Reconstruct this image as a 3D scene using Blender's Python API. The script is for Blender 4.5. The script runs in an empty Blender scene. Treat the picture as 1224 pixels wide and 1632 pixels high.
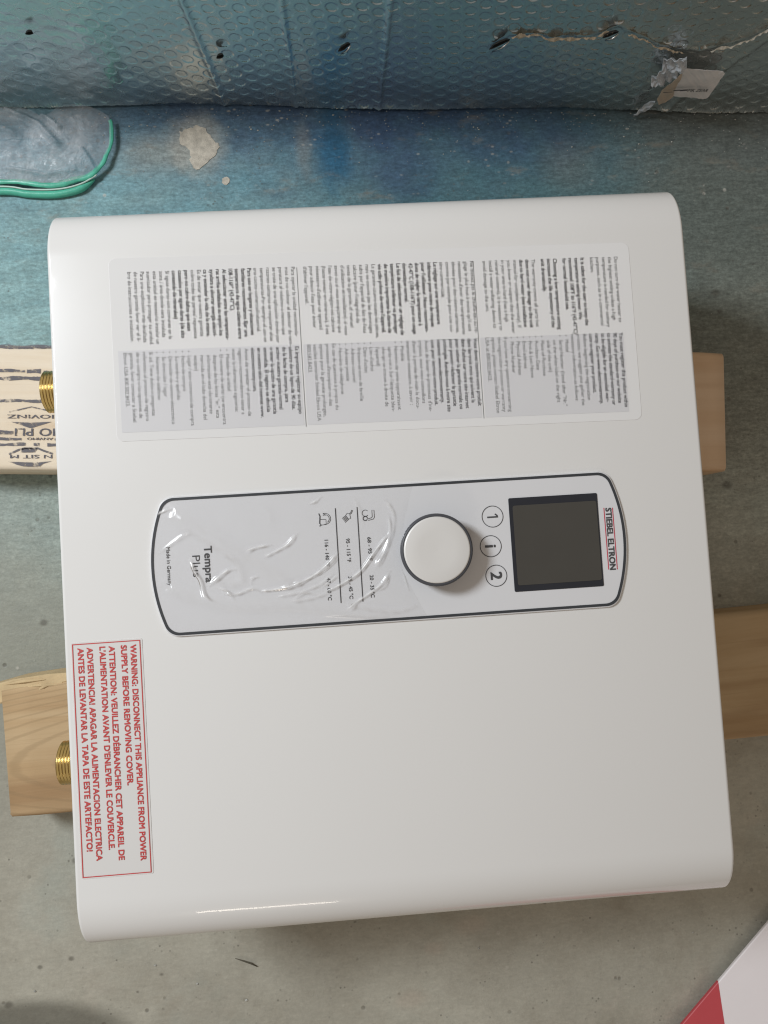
import bpy, bmesh, math, random
import numpy as np
from mathutils import Vector, Matrix, Euler

random.seed(7)
rng = np.random.default_rng(7)
S = bpy.context.scene
COL = S.collection

# ------------------------------------------------------------------ camera
cd = bpy.data.cameras.new("camera")
cam = bpy.data.objects.new("camera", cd)
COL.objects.link(cam)
cam.location = (-0.024139, 0.003851, 0.594827)
cam.rotation_euler = (0.0470726, -0.0459368, -0.0637255)
cd.sensor_fit = 'VERTICAL'
cd.sensor_height = 24.0
cd.sensor_width = 18.0
cd.lens = 24.0 * 1235.233 / 1632.0
cd.clip_start = 0.01
cd.clip_end = 50
S.camera = cam

# ------------------------------------------------------------------ light
W = bpy.data.worlds.new("World")
S.world = W
W.use_nodes = True
bg = W.node_tree.nodes["Background"]
bg.inputs[0].default_value = (1.0, 0.86, 0.72, 1)
bg.inputs[1].default_value = 0.26


def area(name, loc, target, sx, sy, power, color):
    ld = bpy.data.lights.new(name, 'AREA')
    ld.shape = 'RECTANGLE'
    ld.size = sx
    ld.size_y = sy
    ld.energy = power
    ld.color = color
    o = bpy.data.objects.new(name, ld)
    o.location = loc
    d = Vector(target) - Vector(loc)
    o.rotation_euler = d.to_track_quat('-Z', 'Y').to_euler()
    COL.objects.link(o)
    return o


area("window_light", (-1.00, 0.53, 1.20), (-0.05, 0.02, 0.1), 0.34, 0.34, 17.8, (0.91, 0.96, 1.0))
area("shop_light", (-0.42, -1.75, 1.18), (0, 0, 0.1), 0.50, 0.09, 2.4, (1.0, 0.90, 0.78))
S.view_settings.view_transform = 'Standard'
S.view_settings.look = 'None'
S.view_settings.exposure = 0.0
S.view_settings.gamma = 1.0
S.cycles.filter_width = 1.15

# ------------------------------------------------------------------ node helpers


class NB:
    def __init__(self, name):
        self.m = bpy.data.materials.new(name)
        self.m.use_nodes = True
        self.t = self.m.node_tree
        self.n = self.t.nodes
        self.l = self.t.links
        self.bsdf = self.n["Principled BSDF"]
        self.out = self.n["Material Output"]
        self._obj = None

    def new(self, typ, **kw):
        nd = self.n.new(typ)
        for k, v in kw.items():
            setattr(nd, k, v)
        return nd

    def set(self, sock, v):
        if isinstance(v, bpy.types.NodeSocket):
            self.l.new(v, sock)
        elif isinstance(v, tuple) and len(v) == 3 and sock.type == 'RGBA':
            sock.default_value = (*v, 1)
        else:
            sock.default_value = v

    def coord(self):
        if not self._obj:
            self._obj = self.new('ShaderNodeTexCoord').outputs['Object']
        return self._obj

    def mapping(self, scale=(1, 1, 1), rot=(0, 0, 0), loc=(0, 0, 0), src=None):
        m = self.new('ShaderNodeMapping')
        self.l.new(src or self.coord(), m.inputs[0])
        m.inputs['Scale'].default_value = scale
        m.inputs['Rotation'].default_value = rot
        m.inputs['Location'].default_value = loc
        return m.outputs[0]

    def noise(self, scale, detail=4, rough=0.55, src=None, dist=0.0):
        nd = self.new('ShaderNodeTexNoise')
        self.l.new(src or self.coord(), nd.inputs['Vector'])
        nd.inputs['Scale'].default_value = scale
        nd.inputs['Detail'].default_value = detail
        nd.inputs['Roughness'].default_value = rough
        nd.inputs['Distortion'].default_value = dist
        return nd.outputs['Fac']

    def voronoi(self, scale, src=None, feature='F1', rand=1.0):
        nd = self.new('ShaderNodeTexVoronoi', feature=feature)
        self.l.new(src or self.coord(), nd.inputs['Vector'])
        nd.inputs['Scale'].default_value = scale
        nd.inputs['Randomness'].default_value = rand
        return nd

    def ramp(self, v, a, b, lo=0.0, hi=1.0):
        nd = self.new('ShaderNodeMapRange', interpolation_type='SMOOTHSTEP')
        self.set(nd.inputs['Value'], v)
        nd.inputs['From Min'].default_value = a
        nd.inputs['From Max'].default_value = b
        nd.inputs['To Min'].default_value = lo
        nd.inputs['To Max'].default_value = hi
        return nd.outputs['Result']

    def math(self, op, a, b=0.0, c=0.0):
        nd = self.new('ShaderNodeMath', operation=op)
        self.set(nd.inputs[0], a)
        self.set(nd.inputs[1], b)
        self.set(nd.inputs[2], c)
        return nd.outputs[0]

    def mix(self, f, a, b, mode='MIX'):
        nd = self.new('ShaderNodeMix', data_type='RGBA', blend_type=mode)
        self.set(nd.inputs[0], f)
        self.set(nd.inputs[6], a)
        self.set(nd.inputs[7], b)
        return nd.outputs[2]

    def xyz(self):
        nd = self.new('ShaderNodeSeparateXYZ')
        self.l.new(self.coord(), nd.inputs[0])
        return nd.outputs

    def bump(self, h, strength=0.3, dist=0.001, normal=None):
        nd = self.new('ShaderNodeBump')
        self.set(nd.inputs['Height'], h)
        nd.inputs['Strength'].default_value = strength
        nd.inputs['Distance'].default_value = dist
        if normal:
            self.l.new(normal, nd.inputs['Normal'])
        return nd.outputs[0]

    def done(self, color=None, rough=None, metal=None, normal=None, spec=None, coat=None, coat_rough=None, ior=None):
        b = self.bsdf
        for k, v in (('Base Color', color), ('Roughness', rough), ('Metallic', metal), ('Normal', normal),
                     ('Specular IOR Level', spec), ('Coat Weight', coat), ('Coat Roughness', coat_rough), ('IOR', ior)):
            if v is not None:
                self.set(b.inputs[k], v)
        return self.m


def flat(name, color, rough=0.5, metal=0.0, spec=0.5, mott=0.05, nscale=60.0, coat=0.0, bump=0.0):
    b = NB(name)
    n = b.noise(nscale, 4)
    dark = tuple(c * (1 - mott) for c in color)
    lite = tuple(min(1, c * (1 + mott)) for c in color)
    c = b.mix(n, dark, lite)
    nrm = b.bump(b.noise(nscale * 6, 3), bump, 0.0005) if bump else None
    return b.done(color=c, rough=rough, metal=metal, spec=spec, coat=coat, normal=nrm, coat_rough=0.1)


# ------------------------------------------------------------------ materials
M = {}
b = NB("heater_enamel")
n1 = b.noise(9, 3)
M['enamel'] = b.done(color=b.mix(n1, (0.81, 0.805, 0.795), (0.825, 0.82, 0.81)),
                     rough=b.ramp(b.noise(14, 5, 0.6), 0.3, 0.7, 0.22, 0.28), spec=0.2, coat=0.40,
                     coat_rough=0.04)
M['panel'] = flat("panel_plastic", (0.76, 0.765, 0.79), 0.3, mott=0.01, coat=0.2)
M['border'] = flat("panel_border", (0.045, 0.05, 0.058), 0.45, mott=0.1)
M['print'] = flat("dark_print", (0.07, 0.07, 0.075), 0.6, mott=0.1)
M['label_print'] = flat("label_print", (0.19, 0.19, 0.195), 0.6, mott=0.25, nscale=300)
M['label_bold'] = flat("label_bold_print", (0.12, 0.12, 0.125), 0.6, mott=0.25, nscale=300)
M['sticker'] = flat("sticker_paper", (0.822, 0.82, 0.82), 0.25, spec=0.2, mott=0.006, coat=0.36)
M['sticker_grey'] = flat("sticker_grey_print", (0.72, 0.72, 0.74), 0.3, mott=0.012)
M['warn_sticker'] = flat("warning_sticker_film", (0.79, 0.78, 0.77), 0.25, spec=0.25, mott=0.01, coat=0.4)
M['red'] = flat("red_print", (0.62, 0.07, 0.07), 0.5, mott=0.08)
M['logo_red'] = flat("logo_red_print", (0.60, 0.06, 0.10), 0.5, mott=0.08)
M['lcd_bezel'] = flat("screen_surround", (0.026, 0.029, 0.038), 0.2, mott=0.1)
M['lcd'] = flat("screen_glass", (0.078, 0.074, 0.066), 0.16, mott=0.05, spec=0.35)
M['knob_rim'] = flat("knob_rim_rubber", (0.075, 0.078, 0.09), 0.45, mott=0.08)
M['knob_cap'] = flat("knob_cap_satin", (0.80, 0.79, 0.775), 0.42, metal=0.12, mott=0.01, coat=0.25)
M['back'] = flat("back_plate_plastic", (0.55, 0.55, 0.54), 0.5)

b = NB("brass")
M['brass'] = b.done(color=b.mix(b.noise(80, 4), (0.55, 0.36, 0.12), (0.70, 0.50, 0.20)), rough=0.24, metal=1.0,
                    normal=b.bump(b.noise(600, 2), 0.1, 0.0003))

# clear film over the control panel: thin, reflective, whitened along its creases to paint in their glints
b = NB("clear_film")
att = b.new('ShaderNodeAttribute', attribute_name="crease").outputs['Fac']
tr = b.new('ShaderNodeBsdfTransparent')
gl = b.new('ShaderNodeBsdfGlossy')
gl.inputs['Roughness'].default_value = 0.2
df = b.new('ShaderNodeBsdfDiffuse')
df.inputs['Color'].default_value = (0.97, 0.97, 0.98, 1)
fr = b.new('ShaderNodeFresnel')
fr.inputs['IOR'].default_value = 1.45
m1 = b.new('ShaderNodeMixShader')
b.l.new(b.math('ADD', b.math('MULTIPLY', fr.outputs[0], 1.2), b.math('MULTIPLY', att, 0.35)), m1.inputs[0])
b.l.new(tr.outputs[0], m1.inputs[1])
b.l.new(gl.outputs[0], m1.inputs[2])
m2 = b.new('ShaderNodeMixShader')
b.l.new(b.math('MULTIPLY', att, 0.85), m2.inputs[0])
b.l.new(m1.outputs[0], m2.inputs[1])
b.l.new(df.outputs[0], m2.inputs[2])
b.l.new(m2.outputs[0], b.out.inputs[0])
M['film'] = b.m

# milky bag plastic
b = NB("bag_plastic")
tr = b.new('ShaderNodeBsdfTransparent')
tr.inputs[0].default_value = (0.95, 0.96, 0.98, 1)
pr = b.bsdf
nz = b.noise(45, 5, 0.6)
b.set(pr.inputs['Base Color'], b.mix(nz, (0.70, 0.72, 0.77), (0.88, 0.89, 0.91)))
b.set(pr.inputs['Roughness'], 0.16)
b.set(pr.inputs['Normal'], b.bump(b.math('ABSOLUTE', b.math('SUBTRACT', b.noise(55, 5, 0.6, dist=1.2), 0.5)), 0.9, 0.004))
ms = b.new('ShaderNodeMixShader')
b.l.new(b.ramp(nz, 0.3, 0.75, 0.12, 0.38), ms.inputs[0])
b.l.new(tr.outputs[0], ms.inputs[1])
b.l.new(pr.outputs[0], ms.inputs[2])
b.l.new(ms.outputs[0], b.out.inputs[0])
M['bag'] = b.m
M['bag_rim'] = flat("green_bag_rim", (0.09, 0.48, 0.34), 0.38, mott=0.35, nscale=120, bump=0.35, coat=0.12)
M['bag_glint'] = flat("pale_bag_glint", (0.55, 0.70, 0.64), 0.3, mott=0.1)

# foil bubble insulation
b = NB("bubble_foil")
nz = b.noise(22, 5, 0.6)
crk = b.noise(260, 4, 0.65)
M['foil'] = b.done(color=b.mix(nz, (0.58, 0.62, 0.62), (0.72, 0.76, 0.76)), metal=0.92,
                   rough=b.ramp(b.noise(60, 4), 0.3, 0.7, 0.15, 0.30),
                   normal=b.bump(crk, 0.10, 0.0005))
M['foam'] = flat("torn_foam_edge", (0.55, 0.45, 0.33), 0.8, mott=0.35, nscale=250, bump=0.4)
M['foam_white'] = flat("torn_white_core", (0.72, 0.68, 0.60), 0.6, mott=0.25, nscale=250, bump=0.4)
M['board_back'] = flat("backing_board", (0.35, 0.30, 0.24), 0.8, bump=0.2)
M['hole'] = flat("staple_dark", (0.02, 0.02, 0.02), 0.5)
M['staple'] = flat("staple_steel", (0.5, 0.5, 0.5), 0.25, metal=1.0)
M['tape'] = flat("wrinkled_tape", (0.60, 0.63, 0.67), 0.25, mott=0.25, nscale=160, bump=0.6, coat=0.4)
M['tag'] = flat("tag_paper", (0.80, 0.765, 0.76), 0.6, mott=0.05, nscale=60)
M['tag_stain'] = flat("tag_brown_edge", (0.58, 0.47, 0.37), 0.7, mott=0.2, nscale=100)
M['mortar'] = flat("dried_mortar", (0.56, 0.51, 0.43), 0.9, mott=0.55, nscale=200, bump=0.9)
M['chip'] = flat("pale_chip", (0.46, 0.46, 0.43), 0.3, mott=0.9, nscale=140)
M['twig'] = flat("dark_twig", (0.11, 0.10, 0.075), 0.8, mott=0.3)
b = NB("stamp_ink")
tr = b.new('ShaderNodeBsdfTransparent')
b.set(b.bsdf.inputs['Base Color'], b.mix(b.noise(300, 4), (0.10, 0.10, 0.12), (0.19, 0.18, 0.20)))
b.set(b.bsdf.inputs['Roughness'], 0.8)
ms = b.new('ShaderNodeMixShader')
wear = b.math('MULTIPLY', b.ramp(b.noise(220, 4, 0.7), 0.36, 0.52, 0.15, 0.92), b.ramp(b.noise(1, 3, 0.6, src=b.mapping(scale=(60, 900, 1))), 0.25, 0.5, 0.6, 1.0))
b.l.new(wear, ms.inputs[0])
b.l.new(tr.outputs[0], ms.inputs[1])
b.l.new(b.bsdf.outputs[0], ms.inputs[2])
b.l.new(ms.outputs[0], b.out.inputs[0])
M['ink'] = b.m
M['card_white'] = flat("carton_white", (0.90, 0.85, 0.87), 0.45, mott=0.02)
M['card_red'] = flat("carton_red", (0.56, 0.075, 0.09), 0.5, mott=0.06)
M['card_edge'] = flat("carton_edge", (0.42, 0.32, 0.22), 0.9, mott=0.2)

# wood (board lies along local X)


def wood(name, pale, mid, dark, seed, cathedral=False):
    b = NB(name)
    src = b.mapping(scale=(1, 1, 1), loc=(seed, seed * 0.37, 0))
    stretch = b.mapping(scale=(2.2, 42, 42), loc=(seed, seed * 0.7, seed * 0.3))
    fine = b.mapping(scale=(14, 700, 300), loc=(seed, 0, 0))
    n = b.noise(1.0, 4, 0.6, src=stretch, dist=0.6)
    f = b.noise(1.0, 3, 0.6, src=fine)
    big = b.noise(7, 3, 0.5, src=b.mapping(scale=(0.5, 5, 5), loc=(seed * 2, 1, 0)))
    c = b.mix(b.ramp(n, 0.35, 0.68), pale, mid)
    c = b.mix(b.math('MULTIPLY', b.ramp(big, 0.48, 0.68), 0.75), c, dark)
    c = b.mix(b.math('MULTIPLY', b.ramp(f, 0.55, 0.8), 0.28), c, dark)
    if cathedral:
        x, y, z = b.xyz()
        # nested parabolas: growth rings cut flat, tip towards the left end
        yy = b.math('MULTIPLY', b.math('ADD', y, 0.010), 1.0)
        d = b.math('SUBTRACT', b.math('MULTIPLY', b.math('MULTIPLY', yy, yy), 95.0), b.math('ADD', x, 0.335))
        d = b.math('ADD', d, b.math('MULTIPLY', b.noise(30, 3, src=b.mapping(scale=(0.5, 2, 2))), 0.02))
        r = b.math('SINE', b.math('MULTIPLY', d, 190.0))
        ring = b.math('MULTIPLY', b.math('MULTIPLY', b.ramp(r, 0.45, 1.0), 0.32), b.ramp(x, -0.20, -0.05, 1.0, 0.12))
        c = b.mix(ring, c, tuple(0.6 * q for q in mid))
    # small knots / flecks
    v = b.voronoi(11, src=b.mapping(scale=(0.6, 1.6, 1), loc=(seed, 0, 0)))
    k = b.ramp(v.outputs['Distance'], 0.10, 0.05)
    c = b.mix(b.math('MULTIPLY', k, 0.45), c, tuple(q * 0.45 for q in dark))
    if not cathedral:
        xx, _, _ = b.xyz()
        c = b.mix(b.ramp(xx, -0.05, 0.2), c, b.mix(1.0, c, (1.0, 0.85, 0.73), 'MULTIPLY'))  # paints the warmer, dimmer light at the right end into the wood
    return b.done(color=c, rough=0.72, spec=0.25, normal=b.bump(b.math('ADD', n, f), 0.25, 0.0006))


M['wood_pale'] = wood("pale_pine", (0.84, 0.74, 0.60), (0.76, 0.63, 0.47), (0.60, 0.44, 0.28), 1.3)
M['wood_tan'] = wood("tan_pine", (0.57, 0.42, 0.25), (0.50, 0.345, 0.19), (0.35, 0.215, 0.11), 4.1, True)
M['wood_raw'] = flat("split_raw_wood", (0.62, 0.47, 0.27), 0.8, mott=0.25, nscale=90, bump=0.4)

# concrete floor with blue-green stain towards the wall
b = NB("stained_concrete")
x, y, z = b.xyz()
nA = b.noise(5, 6, 0.6)
nB = b.noise(28, 6, 0.65)
nC = b.noise(160, 5, 0.7)
streak = b.noise(1, 5, 0.65, src=b.mapping(scale=(14, 70, 10), rot=(0, 0, 0.15)))
con = b.mix(b.ramp(nA, 0.35, 0.65), (0.39, 0.375, 0.315), (0.50, 0.485, 0.41))
con = b.mix(b.math('MULTIPLY', b.ramp(nB, 0.42, 0.70), 0.42), con, (0.33, 0.305, 0.245))
con = b.mix(b.math('MULTIPLY', b.ramp(b.noise(15, 5, 0.7, src=b.mapping(loc=(1, 5, 0)), dist=0.7), 0.54, 0.70), 0.4), con, (0.49, 0.455, 0.385))
con = b.mix(b.math('MULTIPLY', b.ramp(b.noise(9, 5, 0.7, src=b.mapping(loc=(8, 3, 0)), dist=0.7), 0.56, 0.72), 0.35), con, (0.30, 0.255, 0.195))
con = b.mix(b.math('MULTIPLY', b.ramp(nC, 0.45, 0.8), 0.25), con, (0.20, 0.19, 0.165))
con = b.mix(b.math('MULTIPLY', b.ramp(b.noise(11, 4, 0.6, src=b.mapping(loc=(3, 1, 0))), 0.5, 0.7), 0.45), con, (0.40, 0.44, 0.395))
con = b.mix(b.math('MULTIPLY', b.ramp(b.math('ADD', y, b.math('MULTIPLY', b.math('SUBTRACT', nA, 0.5), 0.15)), -0.24, -0.06), b.ramp(x, 0.08, 0.24, 0.85, 0.25)), con, b.mix(nB, (0.25, 0.265, 0.225), (0.34, 0.35, 0.30)))  # greener concrete, darkened to paint in shade on the middle floor
yw = b.math('ADD', y, b.math('MULTIPLY', b.math('SUBTRACT', nA, 0.5), 0.22))
yw = b.math('ADD', yw, b.math('MULTIPLY', x, 0.046))
teal = b.ramp(yw, -0.08, 0.26)
right = b.ramp(b.math('ADD', x, b.math('MULTIPLY', b.math('SUBTRACT', nA, 0.5), 0.2)), 0.10, 0.30, 1.0, 0.45)
tealf = b.math('MULTIPLY', b.math('MULTIPLY', teal, right), b.ramp(nB, 0.15, 0.75, 1.0, 0.72))
tcol = b.mix(b.ramp(streak, 0.3, 0.7), (0.15, 0.34, 0.38), (0.25, 0.46, 0.48))
tcol = b.mix(b.ramp(yw, 0.18, 0.32), tcol, (0.13, 0.28, 0.345))
c = b.mix(tealf, con, tcol)
xr = b.ramp(x, -0.12, 0.06)
c = b.mix(b.math('MULTIPLY', b.math('MULTIPLY', xr, b.ramp(yw, 0.12, 0.26)), 0.72), c, (0.050, 0.125, 0.145))
# navy wash next to the wall
navy = b.ramp(b.math('ADD', yw, b.math('MULTIPLY', streak, 0.03)), 0.275, 0.365)
navyx = b.math('MULTIPLY', b.ramp(x, -0.27, -0.12, 0.25, 1.0), b.ramp(x, 0.12, 0.30, 1.0, 0.35))
c = b.mix(b.math('MULTIPLY', b.math('MULTIPLY', b.math('MULTIPLY', navy, navyx), b.ramp(b.noise(18, 5, 0.65, src=b.mapping(loc=(7, 2, 0))), 0.3, 0.6, 0.5, 1.0)), 0.85), c, (0.040, 0.070, 0.150))


def blob(cx, cy, r0, r1, sx=1.0, sy=1.0, wob=0.012):
    dx = b.math('MULTIPLY', b.math('SUBTRACT', x, cx), sx)
    dy = b.math('MULTIPLY', b.math('SUBTRACT', y, cy), sy)
    d = b.math('SQRT', b.math('ADD', b.math('MULTIPLY', dx, dx), b.math('MULTIPLY', dy, dy)))
    d = b.math('ADD', d, b.math('MULTIPLY', b.math('SUBTRACT', nB, 0.5), wob * 2))
    return b.ramp(d, r1, r0)


c = b.mix(b.math('MULTIPLY', blob(-0.018, 0.320, 0.004, 0.020, 1.0, 0.45), 0.75), c, (0.012, 0.10, 0.20))
c = b.mix(b.math('MULTIPLY', blob(-0.040, 0.318, 0.002, 0.012, 1.3, 0.35), 0.55), c, (0.22, 0.24, 0.24))
c = b.mix(b.math('MULTIPLY', blob(-0.15, 0.318, 0.004, 0.03, 0.6, 1.2), 0.5), c, (0.32, 0.30, 0.25))
c = b.mix(b.math('MULTIPLY', blob(-0.122, 0.324, 0.012, 0.030, 1.0, 0.9, 0.02), 0.55), c, (0.40, 0.38, 0.33))
c = b.mix(b.math('MULTIPLY', b.math('MULTIPLY', b.ramp(b.math('ADD', x, b.math('MULTIPLY', b.math('SUBTRACT', nB, 0.5), 0.06)), 0.17, 0.27), b.ramp(y, 0.0, 0.10)), 0.62), c, (0.15, 0.145, 0.115))  # shade beside the heater's right end, painted in as brown-grey
c = b.mix(b.math('MULTIPLY', blob(0.17, 0.295, 0.004, 0.035, 1.0, 1.0), 0.35), c, (0.17, 0.16, 0.14))
c = b.mix(b.math('MULTIPLY', blob(0.262, 0.075, 0.002, 0.022, 1.0, 0.8), 0.5), c, (0.34, 0.24, 0.17))
c = b.mix(b.math('MULTIPLY', blob(-0.283, -0.342, 0.024, 0.036, 0.40, 1.0, 0.003), 0.72), c, (0.10, 0.095, 0.075))  # soft shadow at the lower left edge, painted into the floor colour
for (px, py, pr_) in ((-0.2687, -0.288, 0.0016), (-0.2395, -0.2135, 0.0022), (-0.292, -0.313, 0.0028), (-0.246, -0.284, 0.0018),
                      (-0.181, -0.301, 0.0016), (0.283, -0.115, 0.0014), (0.276, 0.035, 0.0030), (-0.255, -0.037, 0.0025),
                      (-0.199, -0.312, 0.0014), (0.2795, 0.188, 0.0035), (0.2815, 0.173, 0.0022), (-0.168, 0.257, 0.0030)):
    c = b.mix(b.math('MULTIPLY', blob(px, py, pr_ * 0.3, pr_ * 1.3, 0.8, 1.0, 0.0022), 0.55), c, (0.07, 0.062, 0.05))
for (px, py, pr_) in ((0.05, -0.285, 0.006), (0.022, -0.30, 0.004), (0.002, -0.335, 0.006), (0.095, -0.268, 0.003)):
    c = b.mix(b.math('MULTIPLY', blob(px, py, pr_ * 0.5, pr_ * 1.6, 0.6, 1.0, 0.006), 0.45), c, (0.46, 0.40, 0.33))
v = b.voronoi(75)
spk = b.math('MULTIPLY', b.ramp(v.outputs['Distance'], 0.16, 0.07), b.ramp(b.noise(20, 2), 0.52, 0.62))
c = b.mix(b.math('MULTIPLY', spk, 0.6), c, (0.12, 0.11, 0.09))
v2 = b.voronoi(60, src=b.mapping(loc=(5, 3, 0)))
spk2 = b.math('MULTIPLY', b.ramp(v2.outputs['Distance'], 0.12, 0.05), b.ramp(b.noise(16, 2, src=b.mapping(loc=(2, 7, 0))), 0.54, 0.64))
c = b.mix(b.math('MULTIPLY', spk2, 0.7), c, (0.60, 0.58, 0.52))
v4 = b.voronoi(210, src=b.mapping(loc=(3, 9, 0)))
c = b.mix(b.math('MULTIPLY', b.math('MULTIPLY', b.ramp(v4.outputs['Distance'], 0.22, 0.10), b.ramp(b.noise(45, 3, src=b.mapping(loc=(2, 2, 0))), 0.50, 0.66)), 0.55), c, (0.10, 0.095, 0.08))
v3 = b.voronoi(150, src=b.mapping(scale=(0.7, 1.2, 1), loc=(1, 8, 0)))
spk3 = b.math('MULTIPLY', b.ramp(v3.outputs['Distance'], 0.22, 0.06), b.math('MULTIPLY', b.ramp(b.noise(30, 3, src=b.mapping(loc=(6, 1, 0))), 0.48, 0.62), b.ramp(y, 0.24, 0.34)))
c = b.mix(b.math('MULTIPLY', spk3, 0.75), c, (0.42, 0.41, 0.38))
fs = b.noise(1, 5, 0.7, src=b.mapping(scale=(180, 440, 10), rot=(0, 0, -0.05)))
fs2 = b.noise(1, 4, 0.7, src=b.mapping(scale=(60, 150, 10), rot=(0, 0, 0.12), loc=(4, 2, 0)))
gr = b.math('MULTIPLY', b.ramp(fs, 0.28, 0.72, 0.74, 1.26), b.ramp(fs2, 0.28, 0.72, 0.84, 1.16))
gamt = b.ramp(yw, -0.10, 0.12, 0.22, 0.9)
gr = b.math('MULTIPLY', gr, b.ramp(b.noise(420, 3, 0.7), 0.25, 0.75, 0.80, 1.20))
grc = b.new('ShaderNodeCombineColor')
for q in range(3):
    b.l.new(gr, grc.inputs[q])
c = b.mix(gamt, c, b.mix(1.0, c, grc.outputs[0], 'MULTIPLY'))
# rust-brown and pale smears, more towards the wall
sm = b.noise(1, 5, 0.65, src=b.mapping(scale=(26, 60, 10), loc=(9, 4, 0)))
c = b.mix(b.math('MULTIPLY', b.ramp(sm, 0.56, 0.74), b.ramp(yw, 0.05, 0.30, 0.12, 0.5)), c, (0.27, 0.235, 0.185))
hgt = b.math('ADD', b.math('MULTIPLY', nC, 0.7), b.math('ADD', b.math('MULTIPLY', nB, 0.8), b.math('MULTIPLY', spk, -0.8)))
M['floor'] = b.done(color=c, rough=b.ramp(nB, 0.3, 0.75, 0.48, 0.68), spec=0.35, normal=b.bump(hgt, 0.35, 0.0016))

# ------------------------------------------------------------------ object helpers


def tag(o, label=None, cat=None, group=None, kind=None):
    if label:
        o['label'] = label
    if cat:
        o['category'] = cat
    if group:
        o['group'] = group
    if kind:
        o['kind'] = kind
    return o


def empty(name, loc=(0, 0, 0), rz=0.0):
    o = bpy.data.objects.new(name, None)
    o.empty_display_size = 0.02
    o.location = loc
    o.rotation_euler = (0, 0, rz)
    COL.objects.link(o)
    return o


def mesh_obj(name, verts, faces, mat, parent=None, smooth=False, loc=(0, 0, 0), rz=0.0):
    me = bpy.data.meshes.new(name)
    me.from_pydata([tuple(map(float, v)) for v in verts], [], [tuple(map(int, f)) for f in faces])
    me.validate()
    bm = bmesh.new()
    bm.from_mesh(me)
    bmesh.ops.recalc_face_normals(bm, faces=bm.faces)
    bm.to_mesh(me)
    bm.free()
    return link(name, me, mat, parent, smooth, loc, rz)


def link(name, me, mat, parent=None, smooth=False, loc=(0, 0, 0), rz=0.0):
    if mat:
        me.materials.append(mat)
    if smooth:
        me.polygons.foreach_set('use_smooth', [True] * len(me.polygons))
    o = bpy.data.objects.new(name, me)
    o.location = loc
    o.rotation_euler = (0, 0, rz)
    COL.objects.link(o)
    if parent:
        o.parent = parent
    return o


def grid_mesh(name, P, mat, parent=None, smooth=True, attr=None, flip=False):
    """P: (n,m,3) array."""
    n, m = P.shape[:2]
    idx = np.arange(n * m).reshape(n, m)
    q = np.stack([idx[:-1, :-1], idx[1:, :-1], idx[1:, 1:], idx[:-1, 1:]], -1).reshape(-1, 4)
    if flip:
        q = q[:, ::-1]
    me = bpy.data.meshes.new(name)
    me.vertices.add(n * m)
    me.vertices.foreach_set('co', P.reshape(-1).astype(np.float32))
    me.loops.add(q.size)
    me.loops.foreach_set('vertex_index', q.reshape(-1).astype(np.int32))
    me.polygons.add(len(q))
    me.polygons.foreach_set('loop_start', np.arange(0, q.size, 4, dtype=np.int32))
    me.update(calc_edges=True)
    if attr is not None:
        a = me.attributes.new(attr[0], 'FLOAT', 'POINT')
        a.data.foreach_set('value', attr[1].reshape(-1).astype(np.float32))
    return link(name, me, mat, parent, smooth)


def prism(pts, z0, z1, bevel=0.0, steps=2):
    """closed outline (ccw) -> solid between z0 and z1 with a small rounded top edge"""
    pts = [Vector((p[0], p[1], 0)) for p in pts]
    n = len(pts)

    def inset(d):
        out = []
        for i in range(n):
            a, q, c_ = pts[i - 1], pts[i], pts[(i + 1) % n]
            t = (c_ - a)
            nn = Vector((-t.y, t.x, 0))
            nn = nn.normalized() if nn.length else nn
            out.append(q + nn * d)
        return out
    rings = [[(p.x, p.y, z0) for p in pts]]
    if bevel:
        for k in range(steps + 1):
            a = k / steps * math.pi / 2
            rr = inset(bevel * (1 - math.cos(a)))
            rings.append([(p.x, p.y, z1 - bevel + bevel * math.sin(a)) for p in rr])
    else:
        rings.append([(p.x, p.y, z1) for p in pts])
    V = [v for r in rings for v in r]
    F = []
    for k in range(len(rings) - 1):
        for i in range(n):
            j = (i + 1) % n
            F.append((k * n + i, k * n + j, (k + 1) * n + j, (k + 1) * n + i))
    F.append(tuple(range(n))[::-1])
    F.append(tuple((len(rings) - 1) * n + i for i in range(n)))
    return V, F


def rrect(x0, y0, x1, y1, r, seg=6):
    out = []
    for cx, cy, a0 in ((x1 - r, y1 - r, 0), (x0 + r, y1 - r, 90), (x0 + r, y0 + r, 180), (x1 - r, y0 + r, 270)):
        for k in range(seg + 1):
            a = math.radians(a0 + 90 * k / seg)
            out.append((cx + r * math.cos(a), cy + r * math.sin(a)))
    return out


def lathe(profile, n=48, axis='Z'):
    V, F = [], []
    for (r, h) in profile:
        for i in range(n):
            a = 2 * math.pi * i / n
            p = (r * math.cos(a), r * math.sin(a), h)
            if axis == 'X':
                p = (h, p[0], p[1])
            V.append(p)
    for k in range(len(profile) - 1):
        for i in range(n):
            j = (i + 1) % n
            F.append((k * n + i, k * n + j, (k + 1) * n + j, (k + 1) * n + i))
    return V, F


def ring_flat(cx, cy, r0, r1, z, n=48):
    V, F = [], []
    for i in range(n):
        a = 2 * math.pi * i / n
        V += [(cx + r0 * math.cos(a), cy + r0 * math.sin(a), z), (cx + r1 * math.cos(a), cy + r1 * math.sin(a), z)]
    for i in range(n):
        j = (i + 1) % n
        F.append((2 * i, 2 * i + 1, 2 * j + 1, 2 * j))
    return V, F


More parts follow.
